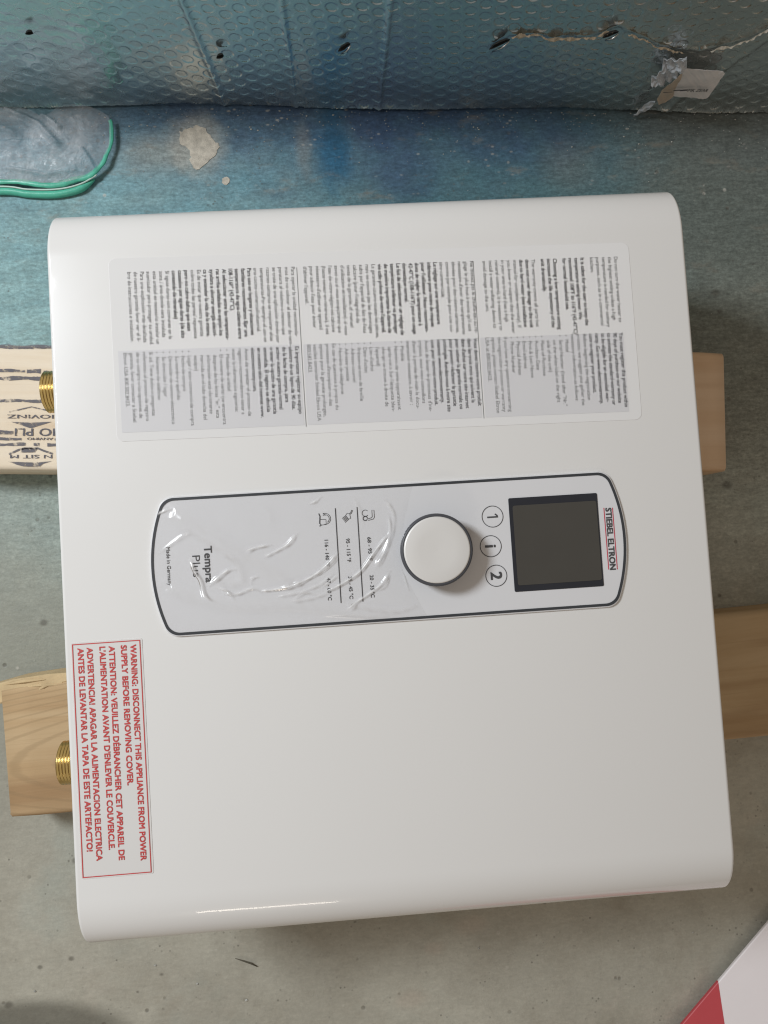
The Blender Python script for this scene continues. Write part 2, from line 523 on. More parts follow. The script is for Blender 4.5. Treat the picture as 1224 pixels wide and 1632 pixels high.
def ribbon(pts, w, z):
    V, F = [], []
    n = len(pts)
    for i, p in enumerate(pts):
        a = Vector(pts[max(0, i - 1)])
        c_ = Vector(pts[min(n - 1, i + 1)])
        t = (c_ - a)
        nn = Vector((-t.y, t.x)).normalized() * w / 2
        V += [(p[0] + nn.x, p[1] + nn.y, z), (p[0] - nn.x, p[1] - nn.y, z)]
    for i in range(n - 1):
        F.append((2 * i, 2 * i + 1, 2 * i + 3, 2 * i + 2))
    return V, F


class Acc:
    def __init__(self):
        self.V, self.F = [], []

    def add(self, vf):
        o = len(self.V)
        self.V += list(vf[0])
        self.F += [tuple(i + o for i in f) for f in vf[1]]
        return self

    def build(self, name, mat, parent=None, smooth=False, **k):
        return mesh_obj(name, self.V, self.F, mat, parent, smooth, **k)


def sweep(path, radii, seg=10, flat_z=1.0, closed=False):
    """tube along 3D path; radii per point"""
    V, F = [], []
    n = len(path)
    for i, p in enumerate(path):
        a = Vector(path[max(0, i - 1)])
        c_ = Vector(path[min(n - 1, i + 1)])
        t = (c_ - a).normalized()
        side = t.cross(Vector((0, 0, 1)))
        if side.length < 1e-5:
            side = Vector((1, 0, 0))
        side.normalize()
        up = side.cross(t).normalized()
        for k in range(seg):
            g = 2 * math.pi * k / seg
            V.append(tuple(Vector(p) + side * (radii[i] * math.cos(g)) + up * (radii[i] * flat_z * math.sin(g))))
    for i in range(n - 1):
        for k in range(seg):
            l = (k + 1) % seg
            F.append((i * seg + k, i * seg + l, (i + 1) * seg + l, (i + 1) * seg + k))
    F.append(tuple(range(seg))[::-1])
    F.append(tuple((n - 1) * seg + k for k in range(seg)))
    return V, F


def catmull(P, k=6):
    P = [np.array(p, float) for p in P]
    out = []
    for i in range(len(P) - 1):
        p0, p1, p2, p3 = P[max(0, i - 1)], P[i], P[i + 1], P[min(len(P) - 1, i + 2)]
        for s in range(k):
            t = s / k
            out.append(0.5 * ((2 * p1) + (-p0 + p2) * t + (2 * p0 - 5 * p1 + 4 * p2 - p3) * t * t + (-p0 + 3 * p1 - 3 * p2 + p3) * t ** 3))
    out.append(P[-1])
    return [tuple(o) for o in out]


def snoise(X, Y, n=24, f0=8.0, f1=60.0, seed=0):
    r = np.random.default_rng(seed)
    out = np.zeros_like(X)
    for i in range(n):
        f = f0 * (f1 / f0) ** r.random()
        a = r.random() * 6.283
        out += np.sin(2 * np.pi * f * (X * np.cos(a) + Y * np.sin(a)) + r.random() * 6.283) * (f0 / f) ** 0.6
    return out / n ** 0.5


# ------------------------------------------------------------------ flat lettering
_tc = {}


def glyphs(s, bold):
    key = (s, bold)
    if key not in _tc:
        cu = bpy.data.curves.new("t", 'FONT')
        cu.body = s
        cu.size = 1.0
        cu.resolution_u = 3
        cu.offset = bold
        ob = bpy.data.objects.new("t", cu)
        me = bpy.data.meshes.new_from_object(ob)
        nv = len(me.vertices)
        co = np.zeros(nv * 3, np.float32)
        me.vertices.foreach_get('co', co)
        F = [tuple(p.vertices) for p in me.polygons]
        bpy.data.objects.remove(ob)
        bpy.data.curves.remove(cu)
        bpy.data.meshes.remove(me)
        _tc[key] = (co.reshape(-1, 3)[:, :2].copy(), F)
    return _tc[key]


_cap = glyphs("H", 0.0)[0]
CAP = float(_cap[:, 1].max() - _cap[:, 1].min())


def text_width(s, bold=0.0):
    co = glyphs(s, 0.0)[0]
    return float(co[:, 0].max() - co[:, 0].min())


def text(s, x, y, z, cap, length=None, sx=None, bold=0.0, down=True):
    """reading direction is -Y (down=True) with letter tops to +X, as printed on the heater"""
    over = [(0, 0)] if bold <= 0 else [(0, 0), (bold, bold * .5), (-bold, -bold * .5), (bold, -bold * .5), (-bold, bold * .5)]
    co, F = glyphs(s, min(bold, 0.0))
    u = co[:, 0] - co[:, 0].min()
    v = co[:, 1]
    k = sx if sx else (length / max(u.max(), 1e-6) if length else cap / CAP)
    sy = cap / CAP
    V, FF = [], []
    n = len(u)
    for i, (du, dv) in enumerate(over):
        zz = z + i * 1.5e-5
        if down:
            V += [(x + float(b_ + dv) * sy, y - float(a_ + du) * k, zz) for a_, b_ in zip(u, v)]
        else:
            V += [(x + float(a_ + du) * k, y + float(b_ + dv) * sy, zz) for a_, b_ in zip(u, v)]
        FF += [tuple(q + i * n for q in f) for f in F]
    return V, FF


# ================================================================== SETTING
def floor_y(x_):
    return 0.350 - 0.046 * x_


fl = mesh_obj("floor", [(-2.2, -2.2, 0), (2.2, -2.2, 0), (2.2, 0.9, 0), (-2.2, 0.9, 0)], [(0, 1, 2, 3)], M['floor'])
tag(fl, "grey concrete floor stained blue green towards the foil wall", "floor", kind='structure')


def patch(name, outline, h, mat, parent, seed=0):
    r = random.Random(seed)
    pts = catmull(outline + outline[:1], 5)[:-1]
    jt = .0011 if len(outline) > 6 else .0003
    pts = [(p[0] + r.uniform(-jt, jt), p[1] + r.uniform(-jt, jt)) for p in pts]
    if sum(a[0] * c_[1] - c_[0] * a[1] for a, c_ in zip(pts, pts[1:] + pts[:1])) < 0:
        pts = pts[::-1]
    V, F = prism(pts, .0002, h, h * .5, 2)
    return mesh_obj(name, V, F, mat, parent, smooth=False)


patch("mortar_patch", [(-.1345, .335), (-.127, .3385), (-.117, .3385), (-.110, .330), (-.1055, .3215), (-.113, .3115), (-.1235, .3045), (-.1275, .311), (-.1285, .320), (-.136, .327)], 0.0004, M['mortar'], fl, 1)
patch("mortar_patch", [(-.104, .297), (-.100, .298), (-.0985, .294), (-.1015, .2915), (-.1045, .293)], 0.0004, M['mortar'], fl, 2)
patch("mortar_patch", [(0.262, 0.079), (0.268, 0.081), (0.273, 0.077), (0.270, 0.071), (0.263, 0.072)], 0.0004, M['mortar'], fl, 3)

# ================================================================== WALL
wall = empty("wall", (0, floor_y(0), 0))
tag(wall, "wall covered in silver bubble foil insulation with a long tear", "wall")


def wp(x_, z_, off=0.0):
    """wall-local point: x along the room, z up, off towards the room"""
    return (x_, floor_y(x_) - floor_y(0) - off, z_)


V, F = [], []
for x_ in (-1.5, 1.5):
    for o_, z_ in ((-0.004, 0.0), (-0.004, 0.142), (-0.030, 0.142), (-0.030, 0.0)):
        V.append(wp(x_, z_, o_))
F = [(0, 1, 2, 3), (4, 7, 6, 5), (0, 4, 5, 1), (1, 5, 6, 2), (2, 6, 7, 3), (3, 7, 4, 0)]
mesh_obj("backing_board", V, F, M['board_back'], wall)

TEAR = [(.0965, .0798), (.0992, .0883), (.1105, .0899), (.122, .0920), (.136, .0878), (.1487, .0887), (.1614, .0896), (.1707, .0943), (.1775, .0994),
        (.1861, .0933), (.1959, .0903), (.2101, .0820), (.2231, .0775), (.2306, .0756), (.243, .0731), (.2539, .0788), (.2664, .0851), (.2739, .0918), (.2798, .1003), (.292, .106)]


def dist_poly(X, Y, P):
    d = np.full(X.shape, 1e9)
    for (ax, ay), (bx, by) in zip(P[:-1], P[1:]):
        L2 = (bx - ax) ** 2 + (by - ay) ** 2 + 1e-12
        t = np.clip(((X - ax) * (bx - ax) + (Y - ay) * (by - ay)) / L2, 0, 1)
        d = np.minimum(d, np.hypot(X - ax - t * (bx - ax), Y - ay - t * (by - ay)))
    return d


xs = np.concatenate([np.linspace(-1.5, -0.32, 60)[:-1], np.linspace(-0.32, 0.37, 1500), np.linspace(0.37, 1.5, 60)[1:]])
zs = np.concatenate([np.linspace(0.0, 0.138, 300), np.linspace(0.138, 0.142, 6)[1:]])
X, Z = np.meshgrid(xs, zs, indexing='ij')


def bubble_height(X, Z):
    a, c_ = 0.0199, 0.0115
    xr_ = X + 0.12 * Z
    zr_ = Z - 0.05 * X + 0.0016
    best = np.full(X.shape, 1e9)
    for ox, oz in ((0, 0), (a / 2, c_ / 2)):
        dx = (xr_ - ox + a / 2) % a - a / 2
        dz = (zr_ - oz + c_ / 2) % c_ - c_ / 2
        best = np.minimum(best, np.hypot(dx, dz))
    t = np.clip((0.0044 - best) / 0.0009, 0, 1)
    return t * t * (3 - 2 * t)


crumple = snoise(X, Z, 30, 25, 120, 3)
left = np.clip((-0.10 - X) / 0.08, 0, 1)
h = -0.00050 * bubble_height(X, Z) * (1 - 0.45 * left) * (0.75 + 0.25 * np.clip(snoise(X, Z, 10, 8, 30, 8), -1, 1))
h += 0.0009 * snoise(X, Z, 18, 2, 9, 4) + 0.00030 * left * crumple
for (x0, x1, amp, sg) in ((0.024, 0.021, 0.0016, 0.0022), (-0.108, -0.099, 0.0014, 0.0024), (-0.045, -0.044, 0.0010, 0.002), (0.30, 0.25, 0.0010, 0.003)):
    xc = x1 + (x0 - x1) * Z / 0.12
    h += amp * np.exp(-((X - xc) / sg) ** 2) * np.clip(1.2 - Z * 0, 0, 1)
dt = dist_poly(X, Z, TEAR)
h += 0.0009 * np.exp(-(dt / 0.003) ** 2) * (1 + 0.8 * np.clip(crumple, -1, 1))
bottom = 0.0009 + 0.0013 * (1 + np.sin(X * 31 + 0.6) * 0.6 + np.sin(X * 83) * 0.4) + 0.0004 * rng.standard_normal(X.shape[0])[:, None].repeat(X.shape[1], 1)
Zd = bottom * (1 - Z / 0.142) + Z
curl = 0.0035 * np.exp(-Z / 0.006) * (0.5 + 0.5 * np.sin(X * 24 + 1.0))
P = np.stack([X, 0.350 - 0.046 * X - 0.350 - h - curl, Zd], -1)
foil = grid_mesh("foil_sheet", P, M['foil'], wall)

# torn edge: crinkled strip of exposed core along the rip
r = random.Random(5)
core = catmull([(p[0], p[1]) for p in TEAR], 16)


def torn(a_, b_, wmin, wmax, mat, name):
    seg = core[a_:b_]
    V, F = [], []
    n = len(seg)
    for i, (px, pz) in enumerate(seg):
        w_ = (wmin + (wmax - wmin) * abs(math.sin(i * .21) * math.sin(i * .083 + 1)) + r.uniform(-.0006, .0006)) * min(1, (i + 1) / 8, (n - i) / 8)
        jit = .0008 * math.sin(i * .33) + r.uniform(-.0003, .0003)
        V.append(wp(px, pz + jit - w_ * 0.5, 0.0022 + r.uniform(0, .0004)))
        V.append(wp(px, pz + jit, 0.0030 + .0006 * math.sin(i * .9) + r.uniform(0, .0005)))
        V.append(wp(px, pz + jit + w_ * 0.5, 0.0026 + r.uniform(0, .0004)))
    for i in range(n - 1):
        for k in range(2):
            F.append((3 * i + k, 3 * i + k + 1, 3 * i + 4 + k, 3 * i + 3 + k))
    return mesh_obj(name, V, F, mat, foil)


torn(28, 124, 0.0012, 0.0062, M['foam'], "torn_edge")
torn(144, 212, 0.0008, 0.0036, M['foam'], "torn_edge")
torn(236, len(core), 0.0018, 0.0052, M['foam_white'], "torn_edge")
# dark slits and staples where the foil is punched
for (hx, hz, ang, ln, pale) in ((-.2126, .0902, 20, .003, 0), (-.0919, .0681, 35, .0035, 0), (-.0059, .0798, 50, .0065, 1), (.0999, .0851, 45, .009, 1), (.1730, .0965, 40, .006, 1)):
    a = math.radians(ang)
    V, F = [], []
    for k in range(10):
        g = 2 * math.pi * k / 10
        u_, v_ = ln * math.cos(g), 0.0016 * math.sin(g) * (1 + 0.3 * r.uniform(-1, 1))
        V.append(wp(hx + u_ * math.cos(a) - v_ * math.sin(a), hz + (u_ * math.sin(a) + v_ * math.cos(a)) * 0.9, 0.0048))
        V.append(wp(hx + 0.7 * (u_ * math.cos(a) - v_ * math.sin(a)), hz + 0.7 * (u_ * math.sin(a) + v_ * math.cos(a)) * 0.9, 0.0030))
    for k in range(10):
        l = (k + 1) % 10
        F.append((2 * k, 2 * l, 2 * l + 1, 2 * k + 1))
    F.append(tuple(2 * k + 1 for k in range(10)))
    mesh_obj("punched_slit", V, F, M['hole'], foil)
    if pale:
        d_ = Vector((math.cos(a), 0, math.sin(a)))
        p0 = Vector(wp(hx, hz, 0.0058))
        V, F = sweep([tuple(p0 - d_ * ln * .8 + Vector((.0012, 0, -.001))), tuple(p0 + Vector((.0016, -.001, -.0012))), tuple(p0 + d_ * ln * .8 + Vector((.0008, 0, -.0006)))], [.0005, .0009, .0004], 6)
        mesh_obj("staple", V, F, M['staple'], foil, True)

# wrinkled tape and torn paper tag stuck on the foil
tp = empty("tape_strip", wp(.228, .06, 0.0)[:1] + (floor_y(.228) - .006, .06))
tag(tp, "wrinkled clear tape holding the torn paper tag to the foil wall", "tape")


def wall_sheet(name, outline, off, mat, parent, ox, oz, amp=.0008, seed=1, sub=7):
    rr = random.Random(seed)
    n = len(outline)
    cx = sum(p[0] for p in outline) / n
    cz = sum(p[1] for p in outline) / n
    pts = []
    for i in range(n):
        a, c_ = outline[i], outline[(i + 1) % n]
        for k in range(sub):
            t = k / sub
            pts.append((a[0] + (c_[0] - a[0]) * t, a[1] + (c_[1] - a[1]) * t))
    V, F = [], []
    m = len(pts)
    lv = 9
    ph = [rr.uniform(0, 6) for _ in range(6)]
    for L in range(lv):
        t = 1 - L / lv
        for p in pts:
            qx, qz = cx + (p[0] - cx) * t, cz + (p[1] - cz) * t
            o_ = off + amp * (math.sin(qx * 310 + qz * 140 + ph[0]) + math.sin(qz * 420 - qx * 180 + ph[1]) + 0.7 * math.sin(qx * 900 + qz * 700 + ph[2]) + 0.5 * math.sin(qx * 1500 - qz * 1300 + ph[3]))
            V.append((qx - ox, floor_y(qx) - floor_y(ox) - o_ + .006, qz - oz))
    V.append((cx - ox, floor_y(cx) - floor_y(ox) - off + .006, cz - oz))
    for L in range(lv - 1):
        for i in range(m):
            j = (i + 1) % m
            F.append((L * m + i, L * m + j, (L + 1) * m + j, (L + 1) * m + i))
    for i in range(m):
        F.append(((lv - 1) * m + i, (lv - 1) * m + (i + 1) % m, lv * m))
    # the sheet gets its own thickness
    o = mesh_obj(name, V, F, mat, parent)
    sm = o.modifiers.new("thickness", 'SOLIDIFY')
    sm.thickness = 0.0003
    return o


wall_sheet("tape_film", [(.2285, .0805), (.2345, .076), (.2382, .0664), (.2345, .052), (.2315, .040), (.226, .046), (.2195, .048), (.217, .056), (.2215, .064), (.2195, .073)], .0068, M['tape'], tp, .228, .06, .0016, 3)
wall_sheet("tape_film", [(.2318, .026), (.2335, .018), (.231, .008), (.2245, .003), (.2225, .005), (.2275, .016)], .0066, M['tape'], tp, .228, .06, .0008, 4, 4)
tg = empty("paper_tag", (.25, floor_y(.25) - .006, .05))
tag(tg, "torn white paper tag with a line of black print on the foil wall", "tag")
wall_sheet("tag_sheet", [(.2368, .0667), (.252, .0655), (.2665, .0635), (.2685, .0615), (.2690, .0570), (.2700, .0340), (.2690, .0310), (.2670, .0300), (.2550, .0315), (.2425, .0330), (.2400, .0380), (.2370, .050)], .0086, M['tag'], tg, .25, .05, .00018, 8)
wall_sheet("torn_corner", [(.2425, .0335), (.2395, .0260), (.2355, .0228), (.2318, .0290), (.2305, .0410), (.2330, .0480), (.2368, .0640), (.2385, .0560), (.2395, .0430)], .0090, M['tag_stain'], tg, .25, .05, .0002, 9)
tx = Acc()
for (x0_, x1_, z_, w_) in ((.2308, .2375, .0425, .0008), (.2375, .2425, .0450, .0013), (.2425, .2480, .0452, .0018)):
    V, F = ribbon([(x0_, z_), ((x0_ + x1_) / 2, z_ + .0006), (x1_, z_ + .0008)], w_, 0)
    tx.add(([(v[0] - .25, floor_y(v[0]) - floor_y(.25) - .0056, v[1] - .05) for v in V], F))
V, F = text("MK ZEAR", .2485, .0438, 0, .0036, length=.0150, down=False, bold=.02)
tx.add(([(v[0] - .25, floor_y(v[0]) - floor_y(.25) - .0056, v[1] - .05) for v in V], F))
tx.build("tag_print", M['print'], tg)

# ================================================================== BOARDS


def board(name, x0, x1, yc0, xc0, ang, width, mat, h_=.038, rad=.004):
    """plank along its local X, lying flat"""
    o = empty(name, (xc0, yc0, 0), ang)
    prof = [(y_, z_) for y_, z_ in rrect(-width / 2, 0, width / 2, h_, rad, 5)]
    n = len(prof)
    N = 40
    V, F = [], []
    rr = random.Random(int(abs(x0) * 1000))
    for i in range(N + 1):
        t = i / N
        xx = x0 + (x1 - x0) * t
        s = 1.0
        if i in (0, N):
            s = 0.985
        for (y_, z_) in prof:
            V.append((xx + (rr.uniform(-.0004, .0004) if i in (0, N) else 0), y_ * s + .0003 * math.sin(xx * 40), h_ / 2 + (z_ - h_ / 2) * s))
    for i in range(N):
        for k in range(n):
            l = (k + 1) % n
            F.append((i * n + k, i * n + l, (i + 1) * n + l, (i + 1) * n + k))
    F.append(tuple(range(n))[::-1])
    F.append(tuple(N * n + k for k in range(n)))
    bd = mesh_obj("plank", V, F, mat, o, False)
    for p in bd.data.polygons:
        p.use_smooth = len(p.vertices) == 4
    return o


G = "boards the heater lies on"
b1 = board("wooden_board", -.30, .260, .1033, 0.0, -.061, .0895, M['wood_pale'])
tag(b1, "pale pine board printed with dark ink stamps under the upper half of the heater", "board", G)
b2 = board("wooden_board", -.270, .50, -.1143, 0.0, .031, .0915, M['wood_tan'])
tag(b2, "tan pine board with a splintered corner under the lower half of the heater", "board", G)

# ink on the pale board (local frame, upper face)
zi = .0384
rr = random.Random(11)


def ink_line(acc, x0, x1, y_, w_, seed=0):
    q = random.Random(seed)
    n = max(4, int((x1 - x0) / .0012))
    V, F = [], []
    pa, pb = q.uniform(0, 6), q.uniform(0, 6)
    for i in range(n + 1):
        xx = x0 + (x1 - x0) * i / n
        wob = .00025 * math.sin(xx * 210 + pa) + q.uniform(-.00008, .00008)
        ww = w_ * (.88 + .16 * math.sin(xx * 330 + pb) + q.uniform(-.08, .08))
        V += [(xx, y_ + wob + ww / 2, zi), (xx, y_ + wob - ww / 2, zi)]
    for i in range(n):
        F.append((2 * i, 2 * i + 1, 2 * i + 3, 2 * i + 2))
    acc.add((V, F))


XA, XB = -.298, -.165
for (xa, xb, yy, ww, sd) in ((XA, XB, .0432, .0030, 1), (XA, -.2475, .0259, .0024, 2), (-.2462, -.2365, .0256, .0034, 3), (-.2345, XB, .0252, .0026, 4),
                             (XA, XB, .0206, .0029, 5), (XA, XB, .0045, .0023, 6), (XA, -.2545, -.0180, .0030, 7), (XA, -.249, -.0226, .0021, 8),
                             (-.226, XB, -.0226, .0018, 9), (XA, -.246, -.0266, .0024, 10), (-.2405, -.2365, -.0266, .0022, 12), (-.231, XB, -.0266, .0026, 11)):
    ac = Acc()
    ink_line(ac, xa, xb, yy, ww, sd)
    ac.build("ink_stripe", M['ink'], b1)
cxs = -.2425


def inv_text(s, x_right, y_top, cap, length):
    """lettering upside down as the board lies"""
    V, F = text(s, 0, 0, zi, cap, length=length, down=False, bold=.018)
    return [(x_right - v[0], y_top - v[1], v[2]) for v in V], F


# first mark: a diamond with inverted lettering
ac = Acc()
ac.add(ribbon([(cxs - .0155, -.0035), (cxs, .0002), (cxs + .0165, -.0035)], .0009, zi))
ac.add(([(cxs - .0140, -.0105, zi), (cxs - .0005, -.0110, zi), (cxs + .0145, -.0103, zi), (cxs + .0012, -.0146, zi), (cxs - .0012, -.0148, zi)], [(0, 1, 3, 4), (1, 2, 3)]))
ac.build("stamp_mark", M['ink'], b1)
mesh_obj("stamp_lettering", *inv_text("IOVINZ", cxs + .0155, -.0054, .0026, .0320), M['ink'], b1)
mesh_obj("stamp_lettering", *inv_text("HO PLI", -.2205, -.0152, .0052, .0330), M['ink'], b1)
mesh_obj("stamp_lettering", *inv_text("ANVIMO", -.2270, -.0217, .0017, .0180), M['ink'], b1)
# second mark: a long hexagon
ac = Acc()
ac.add(ribbon([(cxs - .0150, -.0335), (cxs - .0085, -.0305), (cxs - .004, -.0293), (cxs + .005, -.0293), (cxs + .009, -.0310), (cxs + .0155, -.0332)], .0014, zi))
ac.add(([(cxs - .006, -.0290, zi), (cxs + .005, -.0293, zi), (cxs + .003, -.0322, zi), (cxs - .007, -.0324, zi)], [(0, 1, 2, 3)]))
ac.add(([(cxs - .0155, -.0388, zi), (cxs - .004, -.0392, zi), (cxs + .006, -.0392, zi), (cxs + .0150, -.0384, zi), (cxs + .009, -.0402, zi), (cxs + .006, -.0424, zi), (cxs - .0045, -.0422, zi), (cxs - .0095, -.0410, zi)], [(0, 1, 6, 7), (1, 2, 5, 6), (2, 3, 4, 5)]))
ac.build("stamp_mark", M['ink'], b1)
mesh_obj("stamp_lettering", *inv_text("N SIT M", cxs + .0150, -.0340, .0024, .0290), M['ink'], b1)

# splintered corner and loose fibre on the tan board
V, F = [], []
spl = [(-.287, .0455), (-.262, .0500), (-.238, .0512), (-.215, .0505), (-.2150, .0455), (-.2280, .0440), (-.2300, .0395), (-.2350, .0385), (-.2420, .0355), (-.2480, .0352), (-.2600, .0345), (-.2720, .0340), (-.2900, .0395)]
V, F = prism([(p[0], p[1]) for p in spl][::-1], .010, .0372, .001, 1)
mesh_obj("splinter", V, F, M['wood_raw'], b2)
for k, (xa, ya, xb, yb) in enumerate(((-.252, .0440, -.232, .0432), (-.246, .0405, -.236, .0440), (-.268, .0470, -.240, .0478))):
    V, F = sweep([(xa, ya, .0372), ((xa + xb) / 2, (ya + yb) / 2 + .0008, .0386), (xb, yb, .0376)], [.0004, .0012, .0003], 6, .6)
    mesh_obj("wood_fibre", V, F, M['wood_raw'], b2)

# ================================================================== HEATER
HX, HY, ZT, ZB, R = .1845, .21, .155, .042, .0259
heater = empty("water_heater", (0, 0, .038))
tag(heater, "white electric water heater with grey knob and dark screen lying on two boards", "water heater")
DZ = -.038  # children are given in world heights; parent sits on the boards


def hz(V):
    return [(v[0], v[1], v[2] + DZ) for v in V]


def part(name, VF, mat, parent=heater, smooth=False):
    V, F = VF
    return mesh_obj(name, hz(V) , F, mat, parent, smooth)


# cover: U-shaped profile extruded along X with softly rounded end edges
NB_ = 28
ths = [k / NB_ * math.pi / 2 for k in range(NB_ + 1)]
rr_ = [0.75 + 1.25 * (1 - t / (math.pi / 2)) ** 2 for t in ths]
py_, pz_ = [0.0], [0.0]
for k in range(NB_):
    tm, rm = (ths[k] + ths[k + 1]) / 2, (rr_[k] + rr_[k + 1]) / 2
    py_.append(py_[-1] + rm * math.cos(tm) * (ths[k + 1] - ths[k]))
    pz_.append(pz_[-1] + rm * math.sin(tm) * (ths[k + 1] - ths[k]))
ks = .0300 / py_[-1]
edge_pts = [(HY - .0300 + a * ks, ZT - c_ * ks) for a, c_ in zip(py_, pz_)]   # from the flat face down to the side
prof = [(-HY, ZB), (-HY, .08)] + [(-a, c_) for a, c_ in edge_pts[::-1]] + [(-(HY - .0310), ZT), (-(HY - .034), ZT), ((HY - .034), ZT), ((HY - .0310), ZT)] + edge_pts + [(HY, .08), (HY, ZB)]
# subdivide the flat face for clean shading
n = len(prof)
e = .0022
stations = []
for k in range(6):
    a = k / 5 * math.pi / 2
    stations.append((-HX + e * (1 - math.sin(a)), e * (1 - math.cos(a))))
stations = stations[::-1]
stations = [(-HX + e * (1 - math.cos(k / 5 * math.pi / 2)), e * (1 - math.sin(k / 5 * math.pi / 2))) for k in range(6)]
stations += [(-x_, d_) for x_, d_ in stations[::-1]]
V, F = [], []
for (x_, d_) in stations:
    sc_y = (HY - d_) / HY
    for (y_, z_) in prof:
        V.append((x_, y_ * sc_y, z_ if z_ <= ZB else ZB + (z_ - ZB) * ((ZT - d_ - ZB) / (ZT - ZB))))
for s in range(len(stations) - 1):
    for k in range(n - 1):
        F.append((s * n + k, s * n + k + 1, (s + 1) * n + k + 1, (s + 1) * n + k))
F.append(tuple(range(n)))
F.append(tuple((len(stations) - 1) * n + k for k in range(n))[::-1])
cover = part("cover", (V, F), M['enamel'], heater, True)
for p in cover.data.polygons:
    if len(p.vertices) > 4:
        p.use_smooth = False
part("back_plate", prism(rrect(-HX + .004, -HY + .004, HX - .004, HY - .004, .012), .0382, .046), M['back'])

# threaded brass fittings on the left end
for (fy, xe) in ((.1165, -.2118), (-.1195, -.2122)):
    pr_ = [(.0100, -.185), (.0100, xe), (.0121, xe)]
    t0 = xe
    while t0 < -.1860:
        pr_ += [(.0122, t0), (.0134, t0 + .0008), (.0134, t0 + .0011), (.0122, t0 + .0018)]
        t0 += .0019
    pr_.append((.0150, -.1843))
    V, F = lathe(pr_, 40, 'X')
    V = [(v[0], v[1] + fy, v[2] + .090) for v in V]
    part("brass_fitting", (V, F), M['brass'], heater, True)

# control panel
PR, PH, PC = .0925, .0385, .0351


def panel_outline(d=0.0, seg=10):
    """long panel with bowed ends; d = inset"""
    out = []
    hh, RR, rf = PH - d, PR - d, .0085 - d * .5
    c0r, c0l = .1351 - PR, -.1344 + PR
    fy_ = hh - rf
    fx = math.sqrt((RR - rf) ** 2 - fy_ ** 2)
    aa = math.atan2(fy_, fx)
    # right end arc from lower to upper fillet
    for k in range(2 * seg + 1):
        a = -aa + 2 * aa * k / (2 * seg)
        out.append((c0r + RR * math.cos(a), RR * math.sin(a)))
    for k in range(1, seg + 1):
        a = aa + (math.pi / 2 - aa) * k / seg
        out.append((c0r + fx + rf * math.cos(a), fy_ + rf * math.sin(a)))
    for k in range(seg + 1):
        a = math.pi / 2 + (math.pi / 2 - aa) * k / seg
        out.append((c0l - fx + rf * math.cos(a), fy_ + rf * math.sin(a)))
    for k in range(1, 2 * seg + 1):
        a = math.pi - aa + 2 * aa * k / (2 * seg)
        out.append((c0l + RR * math.cos(a), RR * math.sin(a)))
    for k in range(1, seg + 1):
        a = math.pi + aa + (math.pi / 2 - aa) * k / seg
        out.append((c0l - fx + rf * math.cos(a), -fy_ + rf * math.sin(a)))
    for k in range(seg):
        a = 1.5 * math.pi + (math.pi / 2 - aa) * k / seg
        out.append((c0r + fx + rf * math.cos(a), -fy_ + rf * math.sin(a)))
    return out


ZP = .1566
panel = part("control_panel", prism(panel_outline(-.0006), .1545, ZP, .0007, 2), M['panel'])
po, pi_ = panel_outline(.0002), panel_outline(.0017)
V = [(p[0], p[1], ZP + .0002) for p in po] + [(p[0], p[1], ZP + .0002) for p in pi_]
n = len(po)
part("panel_border", (V, [(i, (i + 1) % n, n + (i + 1) % n, n + i) for i in range(n)]), M['border'], panel)
bpy.data.objects[-1] if False else None


def sub(name, VF, mat, parent):
    """sub-part of a heater part (parents sit at the heater origin)"""
    return mesh_obj(name, hz(VF[0]), VF[1], mat, parent)


ac = Acc()
BT = .022
sub("printed_line", text("Tempra", -.1046, .0102, ZP + .0002, .0042, length=.0201, bold=.022), M['print'], panel)
sub("printed_line", text("Plus", -.1114, .0054, ZP + .0002, .0042, length=.0120, bold=-.004), M['print'], panel)
sub("printed_line", text("Made in Germany", -.1255, .0110, ZP + .0002, .0020, length=.0214, bold=.004), M['print'], panel)
for xx in (-.0301, -.0178):
    sub("divider_line", ribbon([(xx, .0270), (xx, -.0264)], .00055, ZP + .0002), M['print'], panel)
for (xx, a_, b_) in ((-.0373, "116 - 140 °F", "47 - 60 °C"), (-.0252, "95 - 115 °F", "35 - 45 °C"), (-.0131, "68 - 95 °F", "20 - 35 °C")):
    sub("printed_line", text(a_, xx, .0095, ZP + .0002, .0020, length=.0150 if xx < -.03 else .0132, bold=.014), M['print'], panel)
    sub("printed_line", text(b_, xx, -.0119, ZP + .0002, .0020, length=.0126, bold=.014), M['print'], panel)
ac = Acc()
zq = ZP + .0002


def arc(cx, cy, r_, a0, a1, k=14):
    return [(cx + r_ * math.cos(math.radians(a0 + (a1 - a0) * i / k)), cy + r_ * math.sin(math.radians(a0 + (a1 - a0) * i / k))) for i in range(k + 1)]


lw = .00028
# bath tub
ac.add(ribbon(arc(-.0362, .0214, .0031, 110, -100), lw, zq))
ac.add(ribbon(arc(-.0362, .0214, .0023, 120, -60), lw, zq))
ac.add(ribbon([(-.0396, .0246), (-.0390, .0230), (-.0394, .0190), (-.0386, .0180), (-.0396, .0174)], .0006, zq))
ac.add(ribbon([(-.0388, .0212), (-.0358, .0210), (-.0358, .0182), (-.0386, .0180)], lw, zq))
ac.add(ribbon([(-.0372, .0247), (-.0360, .0232)], lw, zq))
# shower head with jets
ac.add(ribbon([(-.0204, .0253), (-.0212, .0236), (-.0222, .0230)], lw, zq))
ac.add(ribbon([(-.0210, .0255), (-.0216, .0240), (-.0226, .0234), (-.0236, .0238), (-.0246, .0226), (-.0230, .0204), (-.0218, .0208), (-.0222, .0230)], lw, zq))
for k in range(5):
    u_ = -.0246 + k * .0004
    ac.add(ribbon([(u_ + .0000, .0224 - k * .0005), (u_ - .0020, .0210 - k * .0006)], lw, zq))
